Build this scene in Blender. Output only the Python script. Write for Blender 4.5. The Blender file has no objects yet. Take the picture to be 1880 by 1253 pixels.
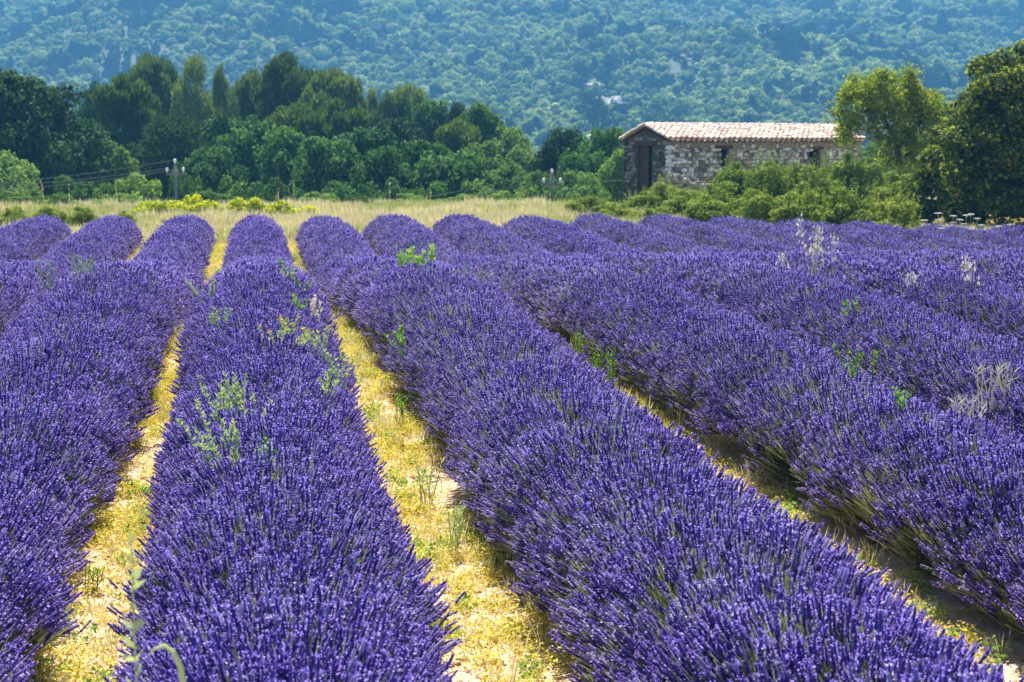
import bpy, math, random
import numpy as np
from mathutils import Vector, Matrix, Euler

rad = math.radians
rng = np.random.default_rng(7)
random.seed(7)
scene = bpy.context.scene
COL = scene.collection

# ------------------------------------------------------------------ camera
YAW = rad(10.43)          # the rows run along +Y, the lens looks this much to their right
PITCH = rad(7.84)
CAM_H = 2.4
FPX = 2600.0              # focal length in photograph pixels (1880 wide)
cam_d = bpy.data.cameras.new('camera'); cam = bpy.data.objects.new('camera', cam_d); COL.objects.link(cam)
cam.location = (0, 0, CAM_H)
cam.rotation_euler = (rad(90) - PITCH, 0, -YAW)
cam_d.sensor_width = 36.0
cam_d.lens = 36.0 * FPX / 1880.0
cam_d.clip_start = 0.1
cam_d.clip_end = 6000
cam_d.dof.use_dof = True
cam_d.dof.focus_distance = 9.2
cam_d.dof.aperture_fstop = 5.0
scene.camera = cam

# ------------------------------------------------------------------ light
SUN_EL, SUN_LEFT = 61.0, 4.0       # elevation; degrees left of where the lens looks
world = bpy.data.worlds.new('World'); scene.world = world; world.use_nodes = True
wn = world.node_tree.nodes; wl = world.node_tree.links
bg = wn['Background']
sky = wn.new('ShaderNodeTexSky'); sky.sky_type = 'NISHITA'; sky.sun_disc = False
sun_dir_az = YAW - rad(SUN_LEFT)    # clockwise from +Y
sky.sun_elevation = rad(SUN_EL); sky.sun_rotation = sun_dir_az
sky.air_density = 1.0; sky.dust_density = 0.6; sky.ozone_density = 2.0
wl.new(sky.outputs[0], bg.inputs[0]); bg.inputs[1].default_value = 0.05
sun_d = bpy.data.lights.new('sun', 'SUN'); sun = bpy.data.objects.new('sun', sun_d); COL.objects.link(sun)
sun_d.energy = 5.0; sun_d.angle = rad(0.5); sun_d.color = (1.0, 0.95, 0.86)
sv = Vector((math.sin(sun_dir_az) * math.cos(rad(SUN_EL)), math.cos(sun_dir_az) * math.cos(rad(SUN_EL)), math.sin(rad(SUN_EL))))
sun.rotation_euler = sv.to_track_quat('Z', 'Y').to_euler()
sun.location = sv * 200
scene.view_settings.view_transform = 'Standard'; scene.view_settings.look = 'None'
scene.view_settings.gamma = 1.0; scene.view_settings.exposure = 1.58
scene.view_settings.use_curve_mapping = False
scene.cycles.max_bounces = 5; scene.cycles.diffuse_bounces = 2; scene.cycles.glossy_bounces = 1
scene.cycles.transmission_bounces = 3; scene.cycles.transparent_max_bounces = 4; scene.cycles.volume_bounces = 0
scene.cycles.sample_clamp_indirect = 4.0

# ------------------------------------------------------------------ helpers
ca, sa = math.cos(YAW), math.sin(YAW)
def W(px, D):
    """ground position of photograph column px at horizontal distance D along the view"""
    lat = (px - 940) / FPX * D * 1.0
    return (lat * ca + D * sa, -lat * sa + D * ca)
def Z(py, D):
    return CAM_H + D * math.tan(math.atan((626.5 - py) / FPX) - PITCH)
def smooth(a, b, v):
    t = np.clip((v - a) / (b - a), 0, 1); return t * t * (3 - 2 * t)

def vnoise(x, y, s, seed=0):
    """cheap smooth value noise, -1..1"""
    x = np.asarray(x, float) / s; y = np.asarray(y, float) / s
    xi = np.floor(x).astype(np.int64); yi = np.floor(y).astype(np.int64)
    fx = x - xi; fy = y - yi; fx = fx * fx * (3 - 2 * fx); fy = fy * fy * (3 - 2 * fy)
    def h(a, b):
        n = (a * 374761393 + b * 668265263 + seed * 1274126177) & 0xffffffff
        n = ((n ^ (n >> 13)) * 1274126177) & 0xffffffff
        return ((n ^ (n >> 16)) & 0xffff) / 32767.5 - 1
    return (h(xi, yi) * (1 - fx) + h(xi + 1, yi) * fx) * (1 - fy) + (h(xi, yi + 1) * (1 - fx) + h(xi + 1, yi + 1) * fx) * fy

def gz(x, y):
    x = np.asarray(x, float); y = np.asarray(y, float)
    D = x * sa + y * ca
    z = 0.28 * np.exp(-((y - 15.0) / 4.2) ** 2) - 0.22 * np.exp(-((y - 24.0) / 3.6) ** 2)
    z = z - 0.22 * smooth(8, 17, x) * smooth(14, 26, y)
    L = x * ca - y * sa; dr = 51 + 15 * smooth(4.5, 9.5, L)
    z = z - 4.5 * smooth(0, 30, D - dr) + 0.05 * vnoise(x, y, 4.0, 3) * smooth(34, 40, y)
    return z
def hz(x, y):
    D = x * sa + y * ca; L = x * ca - y * sa
    z = -7 + 0.205 * np.clip(D - 440, 0, 1e9)
    rise = smooth(440, 700, D)
    z = z + rise * (20 * vnoise(x, y, 210, 5) + 9 * vnoise(x, y, 90, 6) + 3 * vnoise(x, y, 35, 8))
    z = np.where(D < 440, -7 - (440 - D) * 0.02, z)
    return z

def prop(o, label=None, cat=None, group=None, kind=None):
    if label: o['label'] = label
    if cat: o['category'] = cat
    if group: o['group'] = group
    if kind: o['kind'] = kind
    return o
def mesh_from(name, V, F, mats=(), midx=None, smooth_=False):
    me = bpy.data.meshes.new(name)
    V = np.asarray(V, np.float32).reshape(-1, 3)
    if isinstance(F, np.ndarray):
        n, k = F.shape
        me.vertices.add(len(V)); me.vertices.foreach_set('co', V.ravel())
        me.loops.add(n * k); me.loops.foreach_set('vertex_index', F.astype(np.int32).ravel())
        me.polygons.add(n); me.polygons.foreach_set('loop_start', np.arange(0, n * k, k, dtype=np.int32))
        me.polygons.foreach_set('loop_total', np.full(n, k, np.int32))
        me.update(calc_edges=True)
    else:
        me.from_pydata([tuple(v) for v in V], [], F)
    for m in mats: me.materials.append(m)
    if midx is not None: me.polygons.foreach_set('material_index', np.asarray(midx, np.int32))
    if smooth_: me.polygons.foreach_set('use_smooth', np.ones(len(me.polygons), bool))
    return me
def obj(name, me, parent=None, link=True):
    o = bpy.data.objects.new(name, me)
    if link: COL.objects.link(o)
    if parent is not None: o.parent = parent
    return o
def empty(name, loc=(0, 0, 0), rz=0, scale=(1, 1, 1)):
    o = bpy.data.objects.new(name, None); COL.objects.link(o)
    o.location = loc; o.rotation_euler = (0, 0, rz); o.scale = scale; o.empty_display_size = 0.2
    return o
def copy_tree(o, parent=None):
    c = o.copy(); COL.objects.link(c); c.parent = parent
    for ch in list(o.children): copy_tree(ch, c)
    return c

class MB:
    """collects shapes for one mesh"""
    def __init__(s): s.v = []; s.f = []; s.m = []
    def add(s, V, F, mi=0):
        b = len(s.v); s.v += [tuple(v) for v in V]; s.f += [tuple(i + b for i in f) for f in F]; s.m += [mi] * len(F)
    def box(s, x0, x1, y0, y1, z0, z1, mi=0):
        V = [(x, y, z) for z in (z0, z1) for x, y in ((x0, y0), (x1, y0), (x1, y1), (x0, y1))]
        s.add(V, [(3, 2, 1, 0), (4, 5, 6, 7), (0, 1, 5, 4), (1, 2, 6, 5), (2, 3, 7, 6), (3, 0, 4, 7)], mi)
    def tube(s, pts, rads, n=6, mi=0, cap=True):
        pts = [Vector(p) for p in pts]; V = []; F = []
        for i, p in enumerate(pts):
            d = (pts[min(i + 1, len(pts) - 1)] - pts[max(i - 1, 0)]).normalized()
            u = d.orthogonal().normalized(); w = d.cross(u)
            if i and u.dot(pu) < 0.2: u = (pu - d * pu.dot(d)).normalized(); w = d.cross(u)
            elif i: u = (pu - d * pu.dot(d)).normalized(); w = d.cross(u)
            pu = u
            for k in range(n):
                a = 2 * math.pi * k / n; V.append(p + (u * math.cos(a) + w * math.sin(a)) * rads[i])
        for i in range(len(pts) - 1):
            for k in range(n): F.append((i * n + k, i * n + (k + 1) % n, (i + 1) * n + (k + 1) % n, (i + 1) * n + k))
        if cap: F.append(tuple(range(n))[::-1]); F.append(tuple(range((len(pts) - 1) * n, len(pts) * n)))
        s.add(V, F, mi)
    def mesh(s, name, mats, sm=False): return mesh_from(name, s.v, s.f, mats, s.m, sm)
    def build(s, name, mats, parent=None, sm=False):
        return obj(name, s.mesh(name, mats if isinstance(mats, (list, tuple)) else [mats], sm), parent)

# ------------------------------------------------------------------ materials
def new_mat(name):
    m = bpy.data.materials.new(name); m.use_nodes = True
    nt = m.node_tree; nt.nodes.clear()
    out = nt.nodes.new('ShaderNodeOutputMaterial')
    return m, nt, out
def ramp(nt, stops):
    r = nt.nodes.new('ShaderNodeValToRGB'); e = r.color_ramp.elements
    e[0].position, e[0].color = stops[0][0], (*stops[0][1], 1)
    e[1].position, e[1].color = stops[-1][0], (*stops[-1][1], 1)
    for p, c in stops[1:-1]:
        x = e.new(p); x.color = (*c, 1)
    return r
def foliage(name, stops, trans=0.35, tcol=None, rnd=0.5, scale=0.6, rough=0.75, spec=0.12, island=True, obj_rnd=0.25):
    """leaf material: colour by leaf (random per island), by plant and by slow noise"""
    m, nt, out = new_mat(name); N = nt.nodes; L = nt.links
    geo = N.new('ShaderNodeNewGeometry'); oi = N.new('ShaderNodeObjectInfo')
    noi = N.new('ShaderNodeTexNoise'); noi.inputs['Scale'].default_value = scale; noi.inputs['Detail'].default_value = 2
    L.new(geo.outputs['Position'], noi.inputs['Vector'])
    def mul(sock, k):
        x = N.new('ShaderNodeMath'); x.operation = 'MULTIPLY'; L.new(sock, x.inputs[0]); x.inputs[1].default_value = k; return x.outputs[0]
    def add(a, b):
        x = N.new('ShaderNodeMath'); x.operation = 'ADD'; L.new(a, x.inputs[0]); L.new(b, x.inputs[1]); return x.outputs[0]
    f = mul(noi.outputs['Fac'], 1 - rnd)
    if island: f = add(f, mul(geo.outputs['Random Per Island'], rnd - obj_rnd))
    f = add(f, mul(oi.outputs['Random'], obj_rnd if island else rnd))
    r = ramp(nt, stops); L.new(f, r.inputs[0])
    d = N.new('ShaderNodeBsdfPrincipled'); L.new(r.outputs[0], d.inputs['Base Color'])
    d.inputs['Roughness'].default_value = rough; d.inputs['Specular IOR Level'].default_value = spec
    if trans > 0:
        t = N.new('ShaderNodeBsdfTranslucent')
        g = N.new('ShaderNodeMix'); g.data_type = 'RGBA'; g.blend_type = 'MULTIPLY'; g.inputs[0].default_value = 1
        L.new(r.outputs[0], g.inputs[6]); g.inputs[7].default_value = (*(tcol or (1.5, 1.6, 0.7)), 1)
        L.new(g.outputs[2], t.inputs[0])
        mx = N.new('ShaderNodeMixShader'); mx.inputs[0].default_value = trans
        L.new(d.outputs[0], mx.inputs[1]); L.new(t.outputs[0], mx.inputs[2]); L.new(mx.outputs[0], out.inputs[0])
    else: L.new(d.outputs[0], out.inputs[0])
    return m
def solid(name, stops, scale=4.0, rough=0.8, bump=0.0, bscale=30, obj_rnd=0.0, detail=5, spec=0.3, coord='Object', island=0.0):
    m, nt, out = new_mat(name); N = nt.nodes; L = nt.links
    tc = N.new('ShaderNodeTexCoord'); noi = N.new('ShaderNodeTexNoise')
    noi.inputs['Scale'].default_value = scale; noi.inputs['Detail'].default_value = detail; noi.inputs['Roughness'].default_value = 0.65
    L.new(tc.outputs[coord], noi.inputs['Vector'])
    f = noi.outputs['Fac']
    src = None
    if obj_rnd > 0: src = N.new('ShaderNodeObjectInfo').outputs['Random']; k = obj_rnd
    if island > 0: src = N.new('ShaderNodeNewGeometry').outputs['Random Per Island']; k = island
    if src is not None:
        mx = N.new('ShaderNodeMix'); mx.data_type = 'FLOAT'; mx.inputs[0].default_value = k
        L.new(f, mx.inputs[2]); L.new(src, mx.inputs[3]); f = mx.outputs[0]
    r = ramp(nt, stops); L.new(f, r.inputs[0])
    d = N.new('ShaderNodeBsdfPrincipled'); L.new(r.outputs[0], d.inputs['Base Color'])
    d.inputs['Roughness'].default_value = rough; d.inputs['Specular IOR Level'].default_value = spec
    if bump > 0:
        b = N.new('ShaderNodeBump'); b.inputs['Strength'].default_value = bump; b.inputs['Distance'].default_value = 0.02
        n2 = N.new('ShaderNodeTexNoise'); n2.inputs['Scale'].default_value = bscale; n2.inputs['Detail'].default_value = 4
        L.new(tc.outputs[coord], n2.inputs['Vector']); L.new(n2.outputs['Fac'], b.inputs['Height']); L.new(b.outputs[0], d.inputs['Normal'])
    L.new(d.outputs[0], out.inputs[0])
    return m

M = {}
M['calyx'] = foliage('lavender_calyx', [(0.2, (0.042, 0.018, 0.13)), (0.5, (0.092, 0.052, 0.27)), (0.8, (0.165, 0.11, 0.42))], trans=0.12, tcol=(1.1, 1.0, 1.5), rnd=0.6, scale=1.3, spec=0.3)
M['petal'] = foliage('lavender_petal', [(0.2, (0.24, 0.14, 0.62)), (0.55, (0.44, 0.32, 0.88)), (0.85, (0.70, 0.62, 0.95))], trans=0.3, tcol=(1.1, 1.0, 1.2), rnd=0.6, scale=1.3, spec=0.3)
M['faded_lit'] = foliage('faded_lit_flower', [(0.2, (0.22, 0.18, 0.36)), (0.55, (0.40, 0.36, 0.58)), (0.85, (0.62, 0.60, 0.72))], trans=0.25, tcol=(1.1, 1.0, 1.1), rnd=0.7, scale=1.3)  # greyed old bloom; also paints the pale look of lit flanks
M['stem'] = foliage('lavender_stem', [(0.2, (0.24, 0.27, 0.14)), (0.5, (0.48, 0.51, 0.27)), (0.8, (0.72, 0.73, 0.52))], trans=0.2, tcol=(1.2, 1.3, 0.7), rnd=0.6, scale=0.8, spec=0.4)
M['core'] = foliage('lavender_leaf', [(0.2, (0.045, 0.065, 0.035)), (0.8, (0.12, 0.15, 0.085))], trans=0.1, rnd=0.6, scale=3)
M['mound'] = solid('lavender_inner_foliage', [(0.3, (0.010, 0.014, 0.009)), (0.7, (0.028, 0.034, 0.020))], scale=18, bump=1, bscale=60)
M['weed_yellow'] = foliage('yellow_groundcover', [(0.15, (0.26, 0.26, 0.02)), (0.4, (0.58, 0.50, 0.04)), (0.6, (0.76, 0.64, 0.12)), (0.85, (0.85, 0.76, 0.46))], trans=0.3, tcol=(1.1, 1.1, 0.5), rnd=0.7, scale=0.9)
M['weed_green'] = foliage('green_weed_leaf', [(0.2, (0.10, 0.22, 0.03)), (0.8, (0.26, 0.40, 0.08))], trans=0.4, rnd=0.6)
M['weed_bright'] = foliage('bright_green_weed', [(0.2, (0.22, 0.42, 0.05)), (0.8, (0.50, 0.66, 0.16))], trans=0.45, rnd=0.6, tcol=(1.1, 1.2, .6))
M['weed_pale'] = foliage('pale_green_weed', [(0.2, (0.34, 0.44, 0.18)), (0.8, (0.62, 0.68, 0.36))], trans=0.3, rnd=0.6, tcol=(1.1, 1.2, 0.7))
M['straw'] = foliage('dry_straw', [(0.15, (0.50, 0.45, 0.22)), (0.5, (0.76, 0.66, 0.40)), (0.85, (0.88, 0.80, 0.58))], trans=0.3, tcol=(1, 1, 0.8), rnd=0.6, scale=0.25)
M['straw_green'] = foliage('greening_grass', [(0.15, (0.30, 0.34, 0.10)), (0.5, (0.54, 0.54, 0.22)), (0.85, (0.70, 0.66, 0.38))], trans=0.3, tcol=(1, 1, 0.7), rnd=0.6, scale=0.25)
M['oat'] = foliage('ripe_oat', [(0.2, (0.75, 0.66, 0.48)), (0.8, (0.90, 0.86, 0.74))], trans=0.3, tcol=(1, 1, .9), rnd=0.7)
M['vine'] = foliage('yellow_green_leaf', [(0.2, (0.20, 0.30, 0.02)), (0.5, (0.50, 0.55, 0.02)), (0.8, (0.75, 0.70, 0.06))], trans=0.45, tcol=(1.1, 1.1, 0.4), rnd=0.7)
M['oak'] = foliage('oak_leaf', [(0.2, (0.022, 0.060, 0.016)), (0.5, (0.060, 0.135, 0.034)), (0.8, (0.13, 0.24, 0.06))], rnd=0.7, obj_rnd=0.35, scale=0.35, trans=0.3)
M['oak_dark'] = foliage('evergreen_oak_leaf', [(0.2, (0.012, 0.032, 0.012)), (0.5, (0.026, 0.060, 0.018)), (0.8, (0.055, 0.10, 0.03))], rnd=0.7, obj_rnd=0.3, scale=0.35, trans=0.25)
M['oak_light'] = foliage('light_leaf', [(0.2, (0.05, 0.11, 0.025)), (0.5, (0.13, 0.22, 0.05)), (0.8, (0.25, 0.35, 0.10))], rnd=0.7, obj_rnd=0.3, scale=0.35, trans=0.35)
M['pine'] = foliage('pine_needles', [(0.2, (0.035, 0.070, 0.018)), (0.5, (0.115, 0.175, 0.04)), (0.8, (0.28, 0.34, 0.10))], rnd=0.7, obj_rnd=0.35, scale=0.4, trans=0.25)
M['hill_leaf'] = foliage('hill_leaf', [(0.15, (0.04, 0.075, 0.022)), (0.42, (0.20, 0.29, 0.08)), (0.75, (0.48, 0.54, 0.22))], rnd=0.75, obj_rnd=0.5, scale=0.012, trans=0.2)
M['hill_dark'] = foliage('hill_dark_leaf', [(0.2, (0.012, 0.03, 0.014)), (0.8, (0.05, 0.085, 0.03))], rnd=0.7, obj_rnd=0.4, scale=0.02, trans=0.15)
M['hedge'] = foliage('hedge_leaf', [(0.15, (0.05, 0.10, 0.015)), (0.45, (0.17, 0.25, 0.035)), (0.7, (0.34, 0.38, 0.06)), (0.9, (0.50, 0.42, 0.12))], rnd=0.7, obj_rnd=0.2, scale=1.3, trans=0.24)
M['near_tree'] = foliage('near_tree_leaf', [(0.2, (0.012, 0.028, 0.004)), (0.5, (0.045, 0.080, 0.007)), (0.72, (0.28, 0.31, 0.02))], rnd=0.6, obj_rnd=0.1, scale=1.6, trans=0.4, rough=0.6, spec=0.15)  # sunlit clusters and dark shade painted into the leaf colour by clump noise
M['light_tree'] = foliage('light_tree_leaf', [(0.2, (0.07, 0.12, 0.01)), (0.5, (0.17, 0.23, 0.02)), (0.8, (0.33, 0.34, 0.035))], rnd=0.7, obj_rnd=0.1, scale=0.9, trans=0.42)
M['bark'] = solid('bark', [(0.3, (0.035, 0.028, 0.02)), (0.7, (0.11, 0.09, 0.07))], scale=14, bump=0.8, bscale=40)
M['stone'] = solid('wall_stone', [(0.25, (0.16, 0.125, 0.10)), (0.42, (0.32, 0.27, 0.23)), (0.58, (0.50, 0.46, 0.43)), (0.76, (0.82, 0.80, 0.77))], scale=9, obj_rnd=0.62, bump=0.6, bscale=25)
M['stone_joined'] = solid('wall_stone_small', [(0.25, (0.16, 0.125, 0.10)), (0.42, (0.32, 0.27, 0.23)), (0.58, (0.50, 0.46, 0.43)), (0.76, (0.82, 0.80, 0.77))], scale=9, island=0.62, bump=0.6, bscale=25)
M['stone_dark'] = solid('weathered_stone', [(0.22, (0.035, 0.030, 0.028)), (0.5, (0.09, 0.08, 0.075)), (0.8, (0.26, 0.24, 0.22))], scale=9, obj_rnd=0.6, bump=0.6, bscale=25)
M['mortar'] = solid('earth_mortar', [(0.3, (0.18, 0.145, 0.12)), (0.7, (0.36, 0.31, 0.26))], scale=6, bump=0.7, bscale=30)
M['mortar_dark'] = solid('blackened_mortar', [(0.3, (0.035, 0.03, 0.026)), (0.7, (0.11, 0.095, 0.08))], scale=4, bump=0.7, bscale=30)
M['tile'] = solid('clay_tile', [(0.2, (0.34, 0.25, 0.20)), (0.36, (0.60, 0.44, 0.35)), (0.6, (0.70, 0.54, 0.44)), (0.8, (0.78, 0.68, 0.59))], scale=7, obj_rnd=0.5, bump=0.4, bscale=40)
M['tile_joined'] = solid('clay_tile_back', [(0.2, (0.34, 0.25, 0.20)), (0.36, (0.60, 0.44, 0.35)), (0.6, (0.70, 0.54, 0.44)), (0.8, (0.78, 0.68, 0.59))], scale=7, island=0.5, bump=0.4, bscale=40)
M['wood'] = solid('old_wood', [(0.3, (0.03, 0.018, 0.012)), (0.7, (0.10, 0.06, 0.04))], scale=10, bump=0.5)
M['shade_in'] = solid('interior_shade', [(0.3, (0.01, 0.009, 0.008)), (0.7, (0.03, 0.027, 0.024))], scale=4)  # near-black colour paints the indoor shade on back wall and floor
M['pole'] = solid('grey_pole', [(0.3, (0.09, 0.10, 0.11)), (0.7, (0.17, 0.18, 0.19))], scale=8)
M['ceramic'] = solid('white_ceramic', [(0.3, (0.72, 0.76, 0.80)), (0.7, (0.82, 0.84, 0.86))], scale=8, rough=0.2)
M['wire'] = solid('cable', [(0.3, (0.20, 0.20, 0.20)), (0.7, (0.34, 0.34, 0.35))], scale=2)
M['umbel'] = foliage('white_umbel', [(0.2, (0.7, 0.7, 0.62)), (0.8, (0.85, 0.85, 0.80))], trans=0.2, tcol=(1, 1, 1))
M['flower_yellow'] = foliage('orange_yellow_flower', [(0.2, (0.70, 0.34, 0.04)), (0.8, (0.85, 0.60, 0.12))], trans=0.2, tcol=(1, 1, .6))
M['pebble'] = solid('pebble', [(0.25, (0.34, 0.21, 0.14)), (0.5, (0.58, 0.42, 0.31)), (0.8, (0.80, 0.70, 0.60))], scale=20, obj_rnd=0.6, bump=0.3, bscale=80)
M['rock'] = solid('pale_limestone', [(0.3, (0.30, 0.26, 0.22)), (0.7, (0.58, 0.52, 0.46))], scale=0.3, bump=0.6, bscale=1)

def ground_mat():
    m, nt, out = new_mat('field_soil'); N = nt.nodes; L = nt.links
    geo = N.new('ShaderNodeNewGeometry')
    n1 = N.new('ShaderNodeTexNoise'); n1.inputs['Scale'].default_value = 7; n1.inputs['Detail'].default_value = 8; n1.inputs['Roughness'].default_value = 0.7
    n2 = N.new('ShaderNodeTexNoise'); n2.inputs['Scale'].default_value = 0.5; n2.inputs['Detail'].default_value = 4
    L.new(geo.outputs['Position'], n1.inputs['Vector']); L.new(geo.outputs['Position'], n2.inputs['Vector'])
    r1 = ramp(nt, [(0.3, (0.36, 0.21, 0.13)), (0.5, (0.56, 0.37, 0.25)), (0.7, (0.74, 0.56, 0.43))]); L.new(n1.outputs['Fac'], r1.inputs[0])
    r2 = ramp(nt, [(0.35, (0.30, 0.29, 0.12)), (0.65, (0.50, 0.42, 0.24))]); L.new(n1.outputs['Fac'], r2.inputs[0])
    sep = N.new('ShaderNodeSeparateXYZ'); L.new(geo.outputs['Position'], sep.inputs[0])
    mp = N.new('ShaderNodeMapRange'); mp.inputs[1].default_value = 33; mp.inputs[2].default_value = 38; L.new(sep.outputs[1], mp.inputs[0])
    mx = N.new('ShaderNodeMix'); mx.data_type = 'RGBA'; L.new(mp.outputs[0], mx.inputs[0]); L.new(r1.outputs[0], mx.inputs[6]); L.new(r2.outputs[0], mx.inputs[7])
    mp2 = N.new('ShaderNodeMapRange'); mp2.inputs[1].default_value = 72; mp2.inputs[2].default_value = 85; L.new(sep.outputs[1], mp2.inputs[0])
    mx2 = N.new('ShaderNodeMix'); mx2.data_type = 'RGBA'; L.new(mp2.outputs[0], mx2.inputs[0]); L.new(mx.outputs[2], mx2.inputs[6]); mx2.inputs[7].default_value = (0.11, 0.11, 0.05, 1)
    d = N.new('ShaderNodeBsdfPrincipled'); L.new(mx2.outputs[2], d.inputs['Base Color']); d.inputs['Roughness'].default_value = 0.95
    b = N.new('ShaderNodeBump'); b.inputs['Strength'].default_value = 0.8; b.inputs['Distance'].default_value = 0.03
    n3 = N.new('ShaderNodeTexNoise'); n3.inputs['Scale'].default_value = 35; n3.inputs['Detail'].default_value = 5
    L.new(geo.outputs['Position'], n3.inputs['Vector']); L.new(n3.outputs['Fac'], b.inputs['Height']); L.new(b.outputs[0], d.inputs['Normal'])
    L.new(d.outputs[0], out.inputs[0]); return m
M['ground'] = ground_mat()
M['hill_ground'] = solid('hill_scrub_ground', [(0.3, (0.03, 0.05, 0.02)), (0.6, (0.05, 0.075, 0.03)), (0.8, (0.08, 0.10, 0.05))], scale=0.05, coord='Object')

# ------------------------------------------------------------------ scatter (geometry nodes over a point mesh; sources are plain mesh geometry)
def scatter_group(name, sources):
    g = bpy.data.node_groups.new(name, 'GeometryNodeTree')
    g.interface.new_socket('Geometry', in_out='INPUT', socket_type='NodeSocketGeometry')
    g.interface.new_socket('Geometry', in_out='OUTPUT', socket_type='NodeSocketGeometry')
    N = g.nodes; L = g.links
    gi = N.new('NodeGroupInput'); go = N.new('NodeGroupOutput')
    join = N.new('GeometryNodeJoinGeometry')
    for s in reversed(sources):
        oi = N.new('GeometryNodeObjectInfo'); oi.inputs['Object'].default_value = s; oi.inputs['As Instance'].default_value = False
        ti = N.new('GeometryNodeGeometryToInstance'); L.new(oi.outputs['Geometry'], ti.inputs[0]); L.new(ti.outputs[0], join.inputs[0])
    iop = N.new('GeometryNodeInstanceOnPoints'); iop.inputs['Pick Instance'].default_value = True
    L.new(gi.outputs[0], iop.inputs['Points']); L.new(join.outputs[0], iop.inputs['Instance'])
    def attr(n, t):
        a = N.new('GeometryNodeInputNamedAttribute'); a.data_type = t; a.inputs['Name'].default_value = n; return a.outputs['Attribute']
    L.new(attr('idx', 'INT'), iop.inputs['Instance Index'])
    e2r = N.new('FunctionNodeEulerToRotation'); L.new(attr('rot', 'FLOAT_VECTOR'), e2r.inputs[0]); L.new(e2r.outputs[0], iop.inputs['Rotation'])
    L.new(attr('scl', 'FLOAT_VECTOR'), iop.inputs['Scale'])
    L.new(iop.outputs[0], go.inputs[0])
    return g
def scatter(name, grp, P, R, S, I, parent=None):
    me = bpy.data.meshes.new(name); n = len(P)
    me.vertices.add(n); me.vertices.foreach_set('co', np.asarray(P, np.float32).ravel())
    a = me.attributes.new('rot', 'FLOAT_VECTOR', 'POINT'); a.data.foreach_set('vector', np.asarray(R, np.float32).ravel())
    S = np.asarray(S, np.float32)
    if S.ndim == 1: S = np.repeat(S[:, None], 3, 1)
    a = me.attributes.new('scl', 'FLOAT_VECTOR', 'POINT'); a.data.foreach_set('vector', S.ravel())
    a = me.attributes.new('idx', 'INT', 'POINT'); a.data.foreach_set('value', np.asarray(I, np.int32))
    o = obj(name, me, parent); o['kind'] = 'stuff'
    md = o.modifiers.new('scatter', 'NODES'); md.node_group = grp
    return o
def dir_euler(d, spin):
    """euler XYZ that sends local Z to d after spinning about Z"""
    d = d / np.linalg.norm(d, axis=1, keepdims=True)
    out = np.empty((len(d), 3))
    # R = Rz(az) Ry(tilt) Rz(spin); convert with matrices
    tilt = np.arccos(np.clip(d[:, 2], -1, 1)); az = np.arctan2(d[:, 1], d[:, 0])
    ct, st, cz, sz, cs, ss = np.cos(tilt), np.sin(tilt), np.cos(az), np.sin(az), np.cos(spin), np.sin(spin)
    r00 = cz * ct * cs - sz * ss; r10 = sz * ct * cs + cz * ss; r20 = -st * cs; r21 = st * ss; r22 = ct
    out[:, 0] = np.arctan2(r21, r22); out[:, 1] = np.arcsin(np.clip(-r20, -1, 1)); out[:, 2] = np.arctan2(r10, r00)
    return out
def in_view(x, y, marg=2.0, k=1.0):
    D = x * sa + y * ca; lat = x * ca - y * sa
    return (np.abs(lat) < 0.3615 * k * D + marg) & (D > 1.5)

# ------------------------------------------------------------------ setting: ground, hill, haze
def graded(a, b, fine_a, fine_b, step, grow=1.25):
    c = list(np.arange(fine_a, fine_b + 1e-6, step)); s = step; v = fine_b
    while v < b: s *= grow; v += s; c.append(min(v, b))
    s = step; v = fine_a
    while v > a: s *= grow; v -= s; c.insert(0, max(v, a))
    return np.array(c)
gx = graded(-2600, 2600, -40, 60, 1.0); gy = graded(-800, 3200, -6, 100, 1.0)
X, Y = np.meshgrid(gx, gy); Zg = gz(X, Y)
nx, ny = len(gx), len(gy)
idx = np.arange(nx * ny).reshape(ny, nx)
F = np.stack([idx[:-1, :-1], idx[:-1, 1:], idx[1:, 1:], idx[1:, :-1]], -1).reshape(-1, 4)
g = obj('ground', mesh_from('ground', np.stack([X, Y, Zg - np.where(Y > 300, 6.0 * smooth(300, 420, Y), 0)], -1), F, [M['ground']], smooth_=True)); g['kind'] = 'structure'
hl = np.linspace(-900, 900, 121); hd = np.concatenate([np.linspace(380, 1300, 93), np.linspace(1340, 1900, 10)])
HL, HD = np.meshgrid(hl, hd); HX = HL * ca + HD * sa; HY = -HL * sa + HD * ca
HZ = hz(HX, HY); HZ = np.minimum(HZ, 235 + 0.02 * HD)
nx, ny = len(hl), len(hd); idx = np.arange(nx * ny).reshape(ny, nx)
F = np.stack([idx[:-1, :-1], idx[:-1, 1:], idx[1:, 1:], idx[1:, :-1]], -1).reshape(-1, 4)
h = obj('hill', mesh_from('hill', np.stack([HX, HY, HZ], -1), F, [M['hill_ground']], smooth_=True)); h['kind'] = 'structure'

def haze():
    m, nt, out = new_mat('haze_air')
    v = nt.nodes.new('ShaderNodeVolumePrincipled')
    v.inputs['Color'].default_value = (0.15, 0.50, 0.98, 1); v.inputs['Density'].default_value = 0.00074
    v.inputs['Anisotropy'].default_value = 0.0
    nt.links.new(v.outputs[0], out.inputs['Volume'])
    mb = MB(); mb.box(-2700, 2700, -900, 3300, -14, 330)
    o = mb.build('haze', m); o['kind'] = 'stuff'
haze()

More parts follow.
